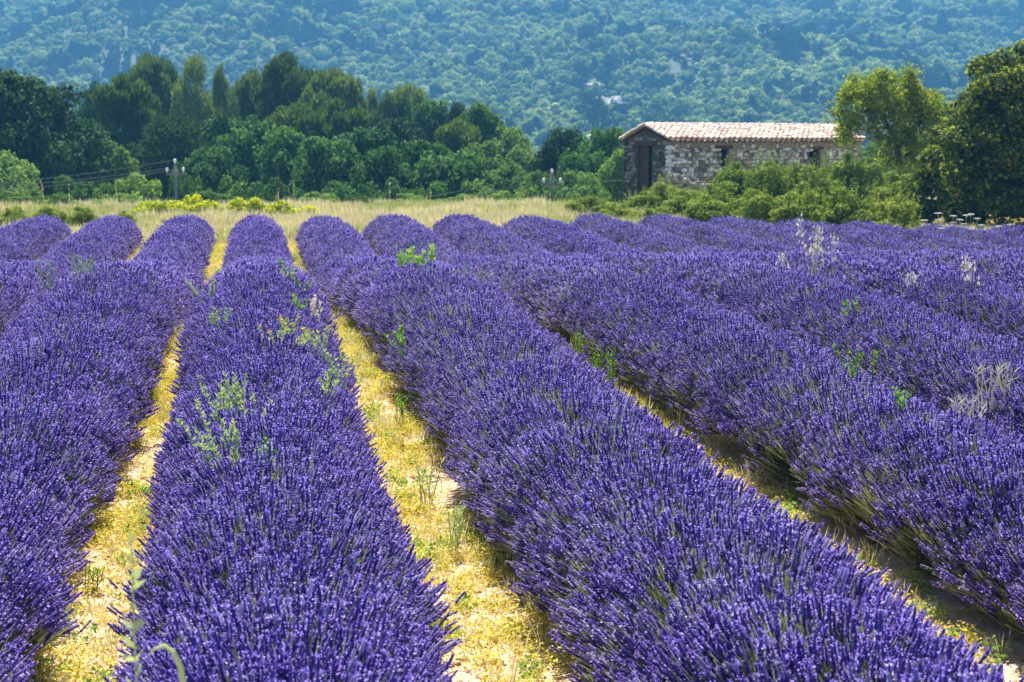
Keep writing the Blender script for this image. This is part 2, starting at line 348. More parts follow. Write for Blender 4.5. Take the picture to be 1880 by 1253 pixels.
# ------------------------------------------------------------------ leaf clouds
def rand_dirs(n, r):
    v = r.normal(size=(n, 3)); return v / np.linalg.norm(v, axis=1, keepdims=True)
def leaf_quads(C, Nrm, Lw, Ll, r, axis=None, droop=0.0):
    """rhombic, slightly folded leaves: centres C, normals Nrm, widths, lengths"""
    n = len(C)
    a = rand_dirs(n, r) if axis is None else axis + 0.35 * rand_dirs(n, r)
    u = a - Nrm * np.sum(a * Nrm, 1, keepdims=True); u /= np.linalg.norm(u, axis=1, keepdims=True) + 1e-9
    w = np.cross(Nrm, u)
    Lw = np.asarray(Lw).reshape(-1, 1); Ll = np.asarray(Ll).reshape(-1, 1)
    fold = Nrm * Lw * 0.25
    V = np.stack([C - u * Ll * .5, C + w * Lw * .5 + fold, C + u * Ll * .5, C - w * Lw * .5 + fold], 1)
    return V
def quads_obj_mesh(name, V, mats, midx=None):
    F = np.arange(len(V) * 4).reshape(-1, 4)
    return mesh_from(name, V.reshape(-1, 3), F, mats, midx)

def crown(kind, w, h, n, leaf, seed, nb=38, low=0.0, rs=1.0):
    """leaf quads of a crown w wide, h tall, standing on z=0"""
    r = np.random.default_rng(seed)
    if kind in ('round', 'pineround'):
        d = rand_dirs(nb, r); d[:, 2] = np.where(d[:, 2] < -0.55, -d[:, 2], d[:, 2])
        k = r.uniform(0.45, 0.80, nb)[:, None]
        B = d * k * np.array([w / 2, w / 2, h / 2]) + np.array([0, 0, h * 0.52])
        R = r.uniform(0.11, 0.2, nb) * w; R[:4] *= 1.25
    elif kind == 'pine':
        t = r.uniform(0.12, 1, nb); rr = np.sqrt(np.clip(1 - t ** 2.2, 0, 1)) * 0.78 + 0.10
        a = r.uniform(0, 2 * math.pi, nb); q = r.uniform(0.45, 1.0, nb)
        B = np.stack([np.cos(a) * rr * q * w / 2, np.sin(a) * rr * q * w / 2, t * h * 0.92], 1)
        R = r.uniform(0.10, 0.24, nb) * w
    elif kind == 'bush':
        a = r.uniform(0, 2 * math.pi, nb); q = np.sqrt(r.uniform(0, 1, nb)); t = r.uniform(0.12, 1, nb) * (1 - 0.55 * q ** 2)
        B = np.stack([np.cos(a) * q * w * .42, np.sin(a) * q * w * .42, t * h * 0.85], 1)
        R = r.uniform(0.10, 0.19, nb) * w
    elif kind == 'open':
        a = r.uniform(0, 2 * math.pi, nb); q = r.uniform(0.35, 1.0, nb); t = r.uniform(0.42, 0.97, nb)
        B = np.stack([np.cos(a) * q * w * .43, np.sin(a) * q * w * .43, (t - 0.12 * q) * h], 1)
        R = r.uniform(0.06, 0.13, nb) * w
    R = R * rs
    bi = r.choice(nb, n, p=(R ** 2) / np.sum(R ** 2))
    d = rand_dirs(n, r); flip = (d[:, 2] < -0.2) & (r.uniform(size=n) < 0.65); d[flip, 2] *= -1
    rad_ = R[bi] * r.uniform(0.35, 1.12, n) ** 0.6 * (1 + 0.18 * vnoise(d[:, 0] * 3 + bi, d[:, 2] * 3 + bi * 7, 1.0, seed))
    sq = np.array([1, 1, 0.8 if kind != 'pine' else 1.25])
    C = B[bi] + d * rad_[:, None] * sq
    C[:, 2] = np.abs(C[:, 2] - low) + low
    Nn = d * 0.9 + rand_dirs(n, r) * 0.8 + np.array([0, 0, .25]); Nn /= np.linalg.norm(Nn, axis=1, keepdims=True)
    s = leaf * r.uniform(0.6, 1.35, n)
    if kind.startswith('pine'):
        ax = d * 0.8 + np.array([0, 0, 0.9])
        Nn = np.cross(ax, rand_dirs(n, r)); Nn /= np.linalg.norm(Nn, axis=1, keepdims=True)
        return leaf_quads(C, Nn, s * 0.48, s * 1.5, r, ax / np.linalg.norm(ax, axis=1, keepdims=True)), B
    return leaf_quads(C, Nn, s * 0.8, s * 1.15, r), B
def trunk_mesh(name, B, h, r0, seed, base_h=0.0, nlimb=9, fork=0.3):
    r = random.Random(seed); mb = MB()
    top = Vector((r.uniform(-.1, .1) * h, r.uniform(-.1, .1) * h, h * 0.72))
    pts = [Vector((0, 0, -0.25)), Vector((0.01 * h, 0, h * 0.12)), Vector((top.x * .3, top.y * .3 + .02 * h, h * 0.32)), Vector((top.x * .75, top.y * .75, h * 0.55)), top]
    mb.tube(pts, [r0 * 1.35, r0, r0 * .8, r0 * .5, r0 * .2], 8)
    ids = list(range(len(B))); r.shuffle(ids)
    for k in ids[:nlimb]:
        b = Vector(B[k]); t = r.uniform(0.25, 0.8); j = t * 4; i = min(int(j), 3); p = pts[i].lerp(pts[i + 1], j - i)
        mid = p.lerp(b, 0.5) + Vector((0, 0, -0.06 * h + r.uniform(-.03, .05) * h))
        mb.tube([p, mid, b], [r0 * .42 * (1.1 - t * .5), r0 * .27, r0 * .08], 5)
    return mb.mesh(name, [M['bark']], True)

def extent(V):
    p = V.reshape(-1, 3); return (np.percentile(p[:, 0], 98.5) - np.percentile(p[:, 0], 1.5)), np.percentile(p[:, 2], 99.6)
# ------------------------------------------------------------------ forest on the hill (one far-off wood)
hill_src = []
for k in range(6):
    kind = 'round' if k < 4 else 'pine'
    w = [7.6, 6.4, 8.6, 7.0, 6.4, 6.0][k]; hh = [6.4, 5.2, 6.8, 6.0, 8.5, 7.6][k]
    V, B = crown(kind, w, hh, 900, 0.80 if k < 4 else 0.66, 100 + k, nb=15)
    hill_src.append(obj('hill_tree', quads_obj_mesh('hill_tree', V, [M['hill_leaf'] if k < 4 else M['hill_dark']]), link=False))
grp_hill = scatter_group('scatter_hill', hill_src)
def hill_forest():
    n = 56000
    D = 420 + 750 * rng.uniform(0, 1, n) ** 0.85; lat = rng.uniform(-1, 1, n) * (0.3615 * D * 1.12 + 10)
    x = lat * ca + D * sa; y = -lat * sa + D * ca
    dens = 0.62 + 0.5 * vnoise(x, y, 28, 21) + 0.35 * vnoise(x, y, 75, 22)
    keep = rng.uniform(size=n) < np.clip(dens, 0.62, 1)
    for (rx, ry, rr) in ROCKS_XY: keep &= (x - rx) ** 2 + ((y - ry) * 0.5) ** 2 > rr * rr
    x, y = x[keep], y[keep]; n = len(x)
    dark = vnoise(x, y, 24, 31) + .7 * vnoise(x, y, 11, 32) > 0.42
    S = rng.uniform(0.45, 1.2, n) * (0.85 + 0.3 * vnoise(x, y, 60, 41)); S = np.where(rng.uniform(size=n) < 0.06, S * 1.4, S)
    z = hz(x, y) - 0.4
    R = np.zeros((n, 3)); R[:, 2] = rng.uniform(0, 6.28, n)
    I = np.where((dark & (rng.uniform(size=n) < 0.75)) | (rng.uniform(size=n) < .05), rng.integers(4, 6, n), rng.integers(0, 4, n))
    Sv = np.stack([S, S, S * rng.uniform(0.8, 1.25, n)], 1)
    prop(scatter('forest', grp_hill, np.stack([x, y, z], 1), R, Sv, I), 'hazy blue-green forest covering the hillside behind everything', 'forest', kind='stuff')
def hill_hit(px, py):
    """where the sight line through a photograph pixel meets the hill"""
    for D in np.arange(440, 1300, 2.0):
        x, y = W(px, D)
        if float(hz(np.array(x), np.array(y))) >= Z(py, D): return x, y, D
    return x, y, D
ROCKS = [(1105, 192, 6.5, 'largest bare pale rock patch among the hillside trees above the barn'), (1088, 160, 3.2, 'small pale rock just above the large bare patch on the hillside'), (1028, 140, 4.2, 'upper left pale rock patch on the hillside left of the larger ones'), (1255, 112, 2.0, 'tiny pale rock on the hillside high above the barn roof')]
ROCKS_XY = []
for (px, py, s, lab) in ROCKS:
    x, y, D = hill_hit(px, py); ROCKS_XY.append((x, y - s * .6, s * 1.35))
    mb = MB(); r = random.Random(px)
    for k in range(9):
        cx, cy = r.uniform(-s, s), r.uniform(-s * .8, s * .8); q = r.uniform(.35, .8) * s * .8
        V = []; 
        for i in range(3):
            for j in range(7):
                a = j / 7 * 6.283; rr = q * (1, .85, .4)[i] * r.uniform(.75, 1.2)
                V.append((cx + math.cos(a) * rr, cy + math.sin(a) * rr, (-.6, .35, .75)[i] * q * r.uniform(.8, 1.2) + cy * .2))
        Fc = [(i * 7 + j, i * 7 + (j + 1) % 7, (i + 1) * 7 + (j + 1) % 7, (i + 1) * 7 + j) for i in range(2) for j in range(7)] + [tuple(range(14, 21))]
        mb.add(V, Fc)
    o = mb.build('rock_outcrop', M['rock']); o.location = (x, y, float(hz(np.array(x), np.array(y))))
    prop(o, lab, 'rock', 'bare rocks on the hillside')
hill_forest()

# ------------------------------------------------------------------ the wood behind the field: single trees
VAR = {}
def variant(key, kind, w, h, n, leaf, seed, mat, nb=38, r0=.16, low=0.0, nlimb=9):
    V, B = crown(kind, w, h, n, leaf, seed, int(nb * 1.7), low, .74)
    ew, eh = extent(V)
    VAR.setdefault(key, []).append((quads_obj_mesh('crown', V, [mat]), trunk_mesh('trunk', B, h, r0, seed, nlimb=nlimb), ew, eh))
for s in range(3): variant('oak', 'round', 6, 6.5, 11000, .22, 10 + s, M['oak'])
for s in range(2): variant('dark', 'round', 6, 6.5, 15000, .17, 20 + s, M['oak_dark'])
for s in range(2): variant('light', 'round', 6, 6.5, 12000, .19, 30 + s, M['oak_light'])
for s in range(4): variant('pine', 'pine', 6, 9, 26000, .17, 40 + s, M['pine'], nb=26)
for s in range(3): variant('pine', 'pineround', 6, 7.5, 26000, .17, 140 + s, M['pine'], nb=26)
random.shuffle(VAR['pine'])
for s in range(2): variant('pinedark', 'pine', 6, 9, 20000, .15, 45 + s, M['oak_dark'], nb=46)
for s in range(2): variant('bush', 'bush', 3, 2.6, 8000, .10, 50 + s, M['oak_light'], nb=30, r0=.06)
for s in range(2): variant('darkbush', 'bush', 3, 2.6, 8000, .10, 55 + s, M['oak'], nb=30, r0=.06)
cnt = {}
def plant(key, name, px, top, wpx, D, label, cat, group=None, base=None, zb=None, yscale=1.0):
    k = cnt.get(key, 0); cnt[key] = k + 1
    cme, tme, w, h = VAR[key][k % len(VAR[key])]
    x, y = W(px, D); z0 = float(gz(x, y)) if zb is None else zb
    W_ = wpx / FPX * D; H_ = (Z(top, D) - z0)
    o = empty(name, (x, y, z0), rz=(k * 2.4) % 6.28 if wpx else 0, scale=(W_ / w, W_ / w * yscale, H_ / h))
    prop(o, label, cat, group)
    obj('crown', cme, o); obj('trunk', tme, o)
    return o
G_W = 'trees of the wood behind the field'
WOOD = [
 ('dark', 'oak_tree', 45, 138, 215, 80, 'very dark broad oak filling the left edge of the wood'),
 ('dark', 'oak_tree', -40, 170, 150, 84, 'dark oak cut off by the left edge behind the broad dark oak'),
 ('pinedark', 'pine_tree', 185, 160, 72, 108, 'open dark pine whose ragged crown stands against the blue hill'),
 ('pine', 'pine_tree', 238, 147, 92, 96, 'rounded mid green pine just right of the ragged dark pine'),
 ('pine', 'pine_tree', 285, 108, 84, 116, 'tall pine, first of three pointed tops left of centre of the wood'),
 ('pine', 'pine_tree', 325, 117, 76, 118, 'tall pine in the middle of the three pointed tops'),
 ('pine', 'pine_tree', 368, 111, 70, 114, 'tall pine, last of the three pointed tops, sunlit crown'),
 ('pine', 'pine_tree', 415, 132, 56, 112, 'slim pointed pine right of the three tall pines'),
 ('pine', 'pine_tree', 462, 136, 66, 116, 'pale topped pine between the slim pine and the broad crowned pine'),
 ('pine', 'pine_tree', 505, 150, 70, 118, 'pine half hidden left of the tallest broad crowned pine'),
 ('pine', 'pine_tree', 545, 106, 96, 113, 'tallest broad crowned pine near the middle of the wood'),
 ('pine', 'pine_tree', 610, 135, 92, 110, 'spreading pine with a flat sunlit top right of the tallest pine'),
 ('pine', 'pine_tree', 648, 150, 50, 114, 'narrow pine behind the flat topped pine'),
 ('pine', 'pine_tree', 682, 170, 36, 112, 'small thin pine standing in the dip of the wood skyline'),
 ('pine', 'pine_tree', 712, 178, 62, 110, 'rounded yellow-green pine right of the dip in the skyline'),
 ('pine', 'pine_tree', 756, 162, 66, 112, 'pointed grey-green pine, last high top before the wood slopes down'),
 ('oak', 'oak_tree', 795, 188, 84, 108, 'round crowned oak right of the grey-green pine on the skyline'),
 ('dark', 'oak_tree', 848, 194, 66, 106, 'brownish oak on the sloping right skyline of the wood'),
 ('light', 'oak_tree', 880, 195, 76, 102, 'light green oak near the right shoulder of the wood'),
 ('light', 'oak_tree', 925, 235, 84, 100, 'light green oak on the falling right edge of the wood'),
 ('light', 'oak_tree', 955, 275, 78, 96, 'pale green oak, lowest and rightmost of the wood'),
 ('pinedark', 'fir_tree', 335, 215, 150, 88, 'dark conifer with layered drooping branches above the left pole'),
 ('oak', 'oak_tree', 425, 215, 95, 94, 'mid green tree between the layered conifer and the oak thicket'),
 ('light', 'oak_tree', 205, 262, 85, 82, 'sunlit light green tree in front of the rounded pine'),
 ('oak', 'oak_tree', 165, 225, 90, 92, 'dull green tree right of the broad dark oak'),
 ('oak', 'oak_tree', 110, 262, 90, 78, 'green tree at the foot of the broad dark oak'),
 ('light', 'oak_tree', 10, 285, 105, 74, 'yellowish green bushy tree at the left edge under the dark oak'),
 ('oak', 'oak_tree', 470, 232, 105, 86, 'leafy oak below the pale topped pine'),
 ('pine', 'pine_tree', 545, 195, 110, 97, 'low bushy pine with upright shoots under the tallest pine'),
 ('pine', 'pine_tree', 610, 190, 92, 96, 'yellow-green bushy pine below the flat topped pine'),
 ('oak', 'oak_tree', 520, 240, 110, 83, 'dense green oak in the front line below the bushy pines'),
 ('oak', 'oak_tree', 595, 255, 115, 80, 'dense dark green oak, front line, left of the wood middle'),
 ('oak', 'oak_tree', 670, 235, 120, 84, 'large green oak in the front line at the middle of the wood'),
 ('dark', 'oak_tree', 735, 222, 110, 88, 'deep green oak behind the front line right of the middle'),
 ('oak', 'oak_tree', 700, 275, 105, 76, 'low sunlit oak at the foot of the large middle oak'),
 ('oak', 'oak_tree', 775, 262, 115, 79, 'green oak in the front line right of the low sunlit oak'),
 ('pine', 'pine_tree', 845, 225, 80, 92, 'olive brown pine leaning out between green oaks on the right slope'),
 ('oak', 'oak_tree', 835, 280, 110, 76, 'blue-green oak in the front line near the right end'),
 ('light', 'oak_tree', 895, 265, 100, 82, 'light green oak below the right shoulder of the wood'),
 ('light', 'oak_tree', 935, 305, 90, 76, 'pale leafy tree at the right foot of the wood'),
 ('light', 'oak_tree', 985, 318, 66, 78, 'small pale tree just left of the pole near the barn'),
 ('oak', 'oak_tree', 395, 275, 110, 80, 'green tree right above the yellow-green leafy plants'),
 ('dark', 'oak_tree', 290, 255, 100, 92, 'shadowy tree behind the left pole'),
 ('dark', 'oak_tree', 1030, 240, 100, 88, 'dark crowned oak standing alone left of the barn'),
 ('oak', 'oak_tree', 1112, 238, 88, 84, 'green oak directly behind the left gable of the barn'),
 ('oak', 'oak_tree', 1075, 275, 80, 80, 'grey-green tree between the lone dark oak and the barn'),
 ('light', 'oak_tree', 1135, 282, 66, 76, 'light green tree touching the left wall of the barn'),
 ('light', 'oak_tree', 1050, 318, 100, 74, 'low light green tree under the lone dark oak'),
 ('light', 'oak_tree', 1612, 262, 90, 76, 'light green tree behind the right end of the barn'),
 ('light', 'oak_tree', 1690, 250, 120, 78, 'pale green tree showing between the light tree and the big dark tree'),
 ('bush', 'bush', 245, 322, 95, 68, 'green bush under the wires left of the pole'),
 ('darkbush', 'bush', 352, 322, 78, 69, 'rounded green bush just right of the left pole'),
 ('bush', 'bush', 430, 330, 90, 69, 'bush above the middle of the yellow-green plants'),
 ('darkbush', 'bush', 130, 328, 90, 70, 'dark bush at the foot of the wood near the left edge'),
 ('darkbush', 'bush', 510, 335, 90, 70, 'low dark bush right of the yellow-green plants'),
 ('darkbush', 'bush', 600, 338, 100, 71, 'low dark bush at the foot of the front oaks, left of middle'),
 ('darkbush', 'bush', 690, 335, 100, 71, 'low bush at the foot of the wood in the middle'),
 ('darkbush', 'bush', 785, 338, 100, 71, 'low bush at the foot of the wood right of the middle'),
 ('bush', 'bush', 880, 335, 100, 71, 'pale low bush at the right foot of the wood'),
 ('bush', 'bush', 960, 340, 80, 71, 'pale low bush left of the pole near the barn'),
 ('bush', 'bush', 1085, 345, 90, 66, 'pale low bush between the right pole and the barn'),
 ('bush', 'bush', 50, 340, 100, 69, 'low bush behind the dry grass at the left edge'),
 ('bush', 'bush', 190, 340, 60, 69, 'small bush among the grass below the sunlit light green tree'),
]
for (k, nm, px, top, w, D, lab) in WOOD:
    plant(k, nm, px, top, w * (1.25 if k.startswith('pine') else 1.12), D, lab, 'bush' if nm == 'bush' else 'tree', 'bushes at the foot of the wood' if nm == 'bush' else G_W)

# ------------------------------------------------------------------ the stone barn
def stone_mesh(name, w, h, d, seed, mat):
    """rough rounded block: w along x, h along z, sticking out towards -y"""
    r = random.Random(seed); V = []
    def j(a): return a * r.uniform(-1, 1)
    ring = [(-.5, -.30), (-.30, -.5), (.30, -.5), (.5, -.30), (.5, .30), (.30, .5), (-.30, .5), (-.5, .30)]
    for (sc, yy) in ((1.0, 0.03), (1.0, -d * .55), (0.74, -d)):
        for (a, b) in ring: V.append((a * w * sc + j(.08 * w), yy + (j(.15 * d) if yy < 0 else 0), b * h * sc + j(.12 * h)))
    Fc = [(i * 8 + k, i * 8 + (k + 1) % 8, (i + 1) * 8 + (k + 1) % 8, (i + 1) * 8 + k) for i in range(2) for k in range(8)]
    Fc.append(tuple(range(16, 24)))
    return V, Fc
def barn():
    D0 = 57.0
    fx, fy = W(1221, D0)                 # near corner
    lx, ly = W(1575, D0 + 4.7)           # far end of the long wall
    L_ = math.hypot(lx - fx, ly - fy); ang = math.atan2(ly - fy, lx - fx)
    z0 = float(gz(fx, fy)) - 0.15
    root = empty('stone_barn', (fx, fy, z0), rz=ang)
    prop(root, 'old stone barn with pinkish clay tile roof behind the hedge', 'barn')
    Dp = 3.15; EH = Z(259, D0) - z0; RISE = Z(229, D0 + 1.6) - Z(259, D0) - .16; RH = EH + RISE
    T = 0.26
    def pz(py, D=D0 + 2.0): return Z(py, D) - z0
    # openings in the long wall (u from the near corner) and in the gable (v backwards from the near corner)
    w1 = (0.243 * L_, 0.306 * L_, pz(306), pz(273)); w2 = (0.712 * L_, 0.778 * L_, pz(335), pz(275))
    door = (0.33 * Dp, 0.66 * Dp, 0.0, pz(268, D0))
    # walls: plain thick masonry round the openings
    def wall_boxes(mb, length, H, ops, to):
        us = sorted([0, length] + [o[0] for o in ops] + [o[1] for o in ops])
        for a, b in zip(us[:-1], us[1:]):
            op = [o for o in ops if abs(o[0] - a) < 1e-6]
            if op:
                o = op[0]
                if o[2] > 0.01: to(mb, a, b, 0, o[2])
                to(mb, a, b, o[3], H)
            else: to(mb, a, b, 0, H)
    mb = MB(); wall_boxes(mb, L_, EH, [w1, w2], lambda m, a, b, c, d: m.box(a, b, 0, T, c, d))
    front = mb.build('front_wall', M['mortar'], root)
    mb = MB(); mb.box(0, L_, Dp - T, Dp, 0, EH); back = mb.build('back_wall', M['shade_in'], root)
    mb = MB()
    wall_boxes(mb, Dp, EH, [door], lambda m, a, b, c, d: m.box(0.003, T, max(a, T + 0.003) if a < T else a, min(b, Dp - T - 0.003) if b > Dp - T else b, c, d))
    tri = lambda m, u0, u1: m.add([(u0, 0.02, EH), (u0, Dp - .02, EH), (u0, Dp / 2, RH - .06), (u1, 0.02, EH), (u1, Dp - .02, EH), (u1, Dp / 2, RH - .06)], [(0, 2, 1), (3, 4, 5), (0, 1, 4, 3), (1, 2, 5, 4), (2, 0, 3, 5)])
    tri(mb, 0.003, T)
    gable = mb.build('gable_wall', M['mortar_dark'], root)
    mb = MB(); mb.box(L_ - T, L_ - 0.003, T + .003, Dp - T - .003, 0, EH); tri(mb, L_ - T, L_ - .003); mb.build('gable_wall', M['mortar'], root)
    mb = MB(); mb.box(T, L_ - T, T, Dp - T, -0.1, 0.02); mb.build('floor', M['shade_in'], root)
    # long wall stones
    r = random.Random(3); cand = []
    def courses(length, H, ops, top_of):
        z = 0.03
        while z < H:
            ch = r.uniform(0.07, 0.20); u = r.uniform(-.02, .0) + .02
            while u < length:
                wd = r.choice([r.uniform(.07, .14), r.uniform(.10, .22), r.uniform(.2, .34)]); hh = ch * r.uniform(.6, 1.12); zc = z + ch / 2 + r.uniform(-.028, .028); uc = u + wd / 2
                if uc + wd / 2 < length and zc + hh / 2 < top_of(uc) - .02 and not any(o[0] - wd * .45 < uc < o[1] + wd * .45 and o[2] - hh * .4 < zc < o[3] + hh * .4 + .12 for o in ops):
                    yield uc, zc, wd * .93, hh
                u += wd + .012
            z += ch + .008
    st = [s for s in courses(L_ - .3, EH, [w1, w2], lambda u: EH - .10)]
    st = [(u + .28, z, w, h) for (u, z, w, h) in st]
    vis = sorted(st, key=lambda s: -(s[2] * s[3] + (10 if s[1] > EH - 1.35 else 0)))
    big, rest = vis[:290], vis[290:]
    def put(s, name, parent, mat, depth, turn=0, off=(0, 0, 0), seed=0):
        V, Fc = stone_mesh(name, s[2], s[3], depth, seed, mat)
        o = obj(name, mesh_from(name, V, Fc, [mat]), parent)
        if turn: o.rotation_euler = (0, 0, -math.pi / 2); o.location = (0.0, s[0], s[1])
        else: o.location = (s[0], 0, s[1])
        o.location = o.location + Vector(off)
        return o
    for i, s in enumerate(big): put(s, 'stone', front, M['stone'], r.uniform(.03, .075), seed=i)
    mbs = MB()
    for i, s in enumerate(rest):
        V, Fc = stone_mesh('s', s[2], s[3], r.uniform(.03, .07), 900 + i, None); mbs.add([(a + s[0], b, c + s[1]) for a, b, c in V], Fc)
    o = mbs.build('wall_stones', M['stone_joined'], front); o['kind'] = 'stuff'
    # quoins at the near corner
    z = .05; k = 0
    pale = M['quoin']
    while z < EH - .35:
        h_ = r.uniform(.15, .21); w_ = .40 if k % 2 else .24
        q = put((w_ / 2 - .02, z + h_ / 2, w_, h_ * .93), 'corner_stone', front, pale, .075, seed=500 + k); z += h_; k += 1
    # gable stones (turned): local x of the stone runs along -v
    gs = []
    for s in courses(Dp - .02, RH, [door], lambda v: min(EH + RISE * (1 - abs(v - Dp / 2) / (Dp / 2)) - .12, RH)):
        gs.append(s)
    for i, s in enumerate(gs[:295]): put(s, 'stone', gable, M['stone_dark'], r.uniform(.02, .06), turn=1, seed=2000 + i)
    # lintels, door, dark reveals
    def lintel(a, b, z, parent, turn=0):
        m = MB()
        if turn: m.box(-.035, .25, a - .12, b + .12, z, z + .13)
        else: m.box(a - .16, b + .16, -.035, .22, z, z + .11)
        m.build('lintel', M['wood'], parent)
    lintel(w1[0], w1[1], w1[3] + .003, front); lintel(w2[0], w2[1], w2[3] + .003, front); lintel(door[0], door[1], door[3] + .003, gable, 1)
    for wdw in (w1, w2):
        m = MB()
        for a, b in ((wdw[0] + .003, wdw[0] + .03), (wdw[1] - .03, wdw[1] - .003)): m.box(a, b, .16, .21, wdw[2] + .003, wdw[3] - .003)
        m.box(wdw[0] + .05, wdw[1] - .05, .16, .21, wdw[3] - .06, wdw[3] - .003); m.box(wdw[0] + .05, wdw[1] - .05, .16, .21, wdw[2] + .003, wdw[2] + .05)
        m.build('window_frame', M['wood'], front)
    de = empty('door'); de.parent = gable
    for kk in range(4):
        m = MB(); a = door[1] - .02 - kk * .15; m.box(.12, .15, a - .142, a, .03, door[3] - .02); m.build('plank', M['wood'], de)
    m = MB(); m.box(.152, .18, door[1] - .6, door[1] - .03, .5, .6); m.box(.152, .18, door[1] - .6, door[1] - .03, 1.6, 1.7); m.build('batten', M['wood'], de)
    # roof
    OV = .18; OG = .07
    slope = math.atan2(RISE, Dp / 2); run = Dp / 2 + OV; SL = run / math.cos(slope)
    roof = empty('roof'); roof.parent = root
    m = MB()
    th = .05
    for sgn in (0, 1):
        yy = (lambda t: -OV + t * run) if not sgn else (lambda t: Dp + OV - t * run)
        zz = lambda t: EH + .02 - OV * math.tan(slope) + t * run * math.tan(slope)
        ys = [yy(0), yy(.999)]; zs = [zz(0), zz(.999)]
        V = [(-OG, ys[0], zs[0]), (L_ + OG, ys[0], zs[0]), (L_ + OG, ys[1], zs[1]), (-OG, ys[1], zs[1])]
        V += [(a, b, c + th) for a, b, c in V]
        m.add(V, [(3, 2, 1, 0), (4, 5, 6, 7), (0, 1, 5, 4), (1, 2, 6, 5), (2, 3, 7, 6), (3, 0, 4, 7)])
    m.build('roof_deck', M['wood'], roof)
    # canal tile: half a tapering cylinder, convex up; length along +y, thickness real
    def tile_geo(up=True, r0=.105, r1=.085, ln=.46):
        V = []; n = 6
        for (rr, yy, lift) in ((r0, 0, .022), (r1, ln, 0.0)):
            for t in (0, .014):
                for k in range(n + 1):
                    a = math.pi * k / n; V.append((math.cos(a) * (rr - t), yy, (math.sin(a) * (rr - t)) * (1 if up else -.6) + lift))
        k1 = n + 1; Fc = []
        for k in range(n):
            Fc += [(k, k + 1, 2 * k1 + k + 1, 2 * k1 + k), (k1 + k, 3 * k1 + k, 3 * k1 + k + 1, k1 + k + 1), (k, k1 + k, k1 + k + 1, k + 1), (2 * k1 + k, 2 * k1 + k + 1, 3 * k1 + k + 1, 3 * k1 + k)]
        Fc += [(0, 2 * k1, 3 * k1, k1), (n, k1 + n, 3 * k1 + n, 2 * k1 + n)]
        return V, Fc
    tv, tf = tile_geo(); tme = mesh_from('tile', tv, tf, [M['tile']], smooth_=False)
    cv, cf = tile_geo(False, .10, .11); 
    pitch = .262; ncol = int((L_ + 2 * OG) / pitch); nrow = 6; rs = (SL - .06) / nrow
    base_z = EH + .02 - OV * math.tan(slope) + th
    Rm = Matrix.Rotation(slope, 4, 'X')
    chan = MB(); extra = MB()
    for c in range(ncol + 1):
        u = -OG + .06 + c * (L_ + 2 * OG - .12) / ncol
        for j in range(nrow):
            s = j * rs - .05
            for side in (0, 1):
                jit = Vector((r.uniform(-.012, .012), r.uniform(-.03, .03), r.uniform(0, .015)))
                sag = -.02 * math.sin(math.pi * c / ncol)
                mat = Matrix.Translation((u, -OV, base_z + .07 + sag)) @ Rm @ Matrix.Translation(Vector((0, s, .012 * 0)) + jit) @ Matrix.Rotation(r.uniform(-.05, .05), 4, 'Z')
                if side:   # mirrored to the back slope
                    mat = Matrix.Translation((L_, Dp, 0)) @ Matrix.Rotation(math.pi, 4, 'Z') @ mat
                if not side and c * nrow + j < 295:
                    o = obj('tile', tme, roof); o.matrix_local = mat
                else:
                    extra.add([mat @ Vector(v) for v in tv], tf)
                if c < ncol:
                    m2 = mat.copy(); off = Matrix.Translation((pitch / 2 * (-1 if side else 1), 0, -.03)); chan.add([off @ m2 @ Vector(v) for v in cv], cf)
    o = chan.build('channel_tiles', M['tile_joined'], roof); o['kind'] = 'stuff'
    o = extra.build('back_tiles', M['tile_joined'], roof); o['kind'] = 'stuff'
    n = int(L_ / .36)
    rt = MB(); V, Fc = tile_geo(True, .14, .12, .44); rme = mesh_from('ridge_tile', V, Fc, [M['tile']])
    for k in range(n + 1):
        o = obj('ridge_tile', rme, roof)
        o.location = (-OG + .44 + k * (L_ + 2 * OG - .44) / n, Dp / 2, RH + .10 + r.uniform(0, .012)); o.rotation_euler = (0, 0, math.pi / 2 + r.uniform(-.03, .03))
    # eaves course (genoise) under the front edge
    m = MB()
    for k in range(int(L_ / .2)):
        m.box(.02 + k * .2, .02 + k * .2 + .14, -.13, .0, EH - .12, EH - .03)
    m.build('eaves_course', M['mortar'], root)
    # rubble heap against the wall at the near corner, catching the sun
    rb = empty('rubble_heap', (0, 0, 0))
    bx, by = W(1268, 54.6); rb.location = (bx, by, float(gz(bx, by))); rb.rotation_euler = (0, 0, ang)
    prop(rb, 'sunlit heap of pale stones between the barn wall and the hedge', 'stone heap')
    for k in range(170):
        t = r.uniform(-1.15, 1.0); hh = (1.25 - .30 * t + r.uniform(-.1, .1)) * r.uniform(0, 1) ** .5
        w_ = r.uniform(.09, .22); V, Fc = stone_mesh('x', w_, w_ * .7, .12, 4000 + k, None)
        o = obj('stone', mesh_from('stone', V, Fc, [M['pale_stone']]), rb)
        o.location = (t, -.35 + .45 * hh / 1.4 + r.uniform(-.05, .05), max(.05, hh)); o.rotation_euler = (r.uniform(-1.0, -.2), r.uniform(-.4, .4), r.uniform(-.5, .5))
    m = MB()
    m.add([(-1.2, -.45, 0), (1.1, -.45, 0), (1.1, .7, 0), (-1.2, .7, 0), (-1.15, .15, 1.38), (.95, .15, .95), (.95, .65, .9), (-1.15, .65, 1.38)], [(3, 2, 1, 0), (4, 5, 6, 7), (0, 1, 5, 4), (1, 2, 6, 5), (2, 3, 7, 6), (3, 0, 4, 7)])
    m.build('rubble_core', M['mortar'], rb)
    return L_
M['quoin'] = solid('corner_stone_pale', [(0.3, (0.50, 0.50, 0.50)), (0.7, (0.78, 0.78, 0.78))], scale=6, obj_rnd=.5, bump=.4)
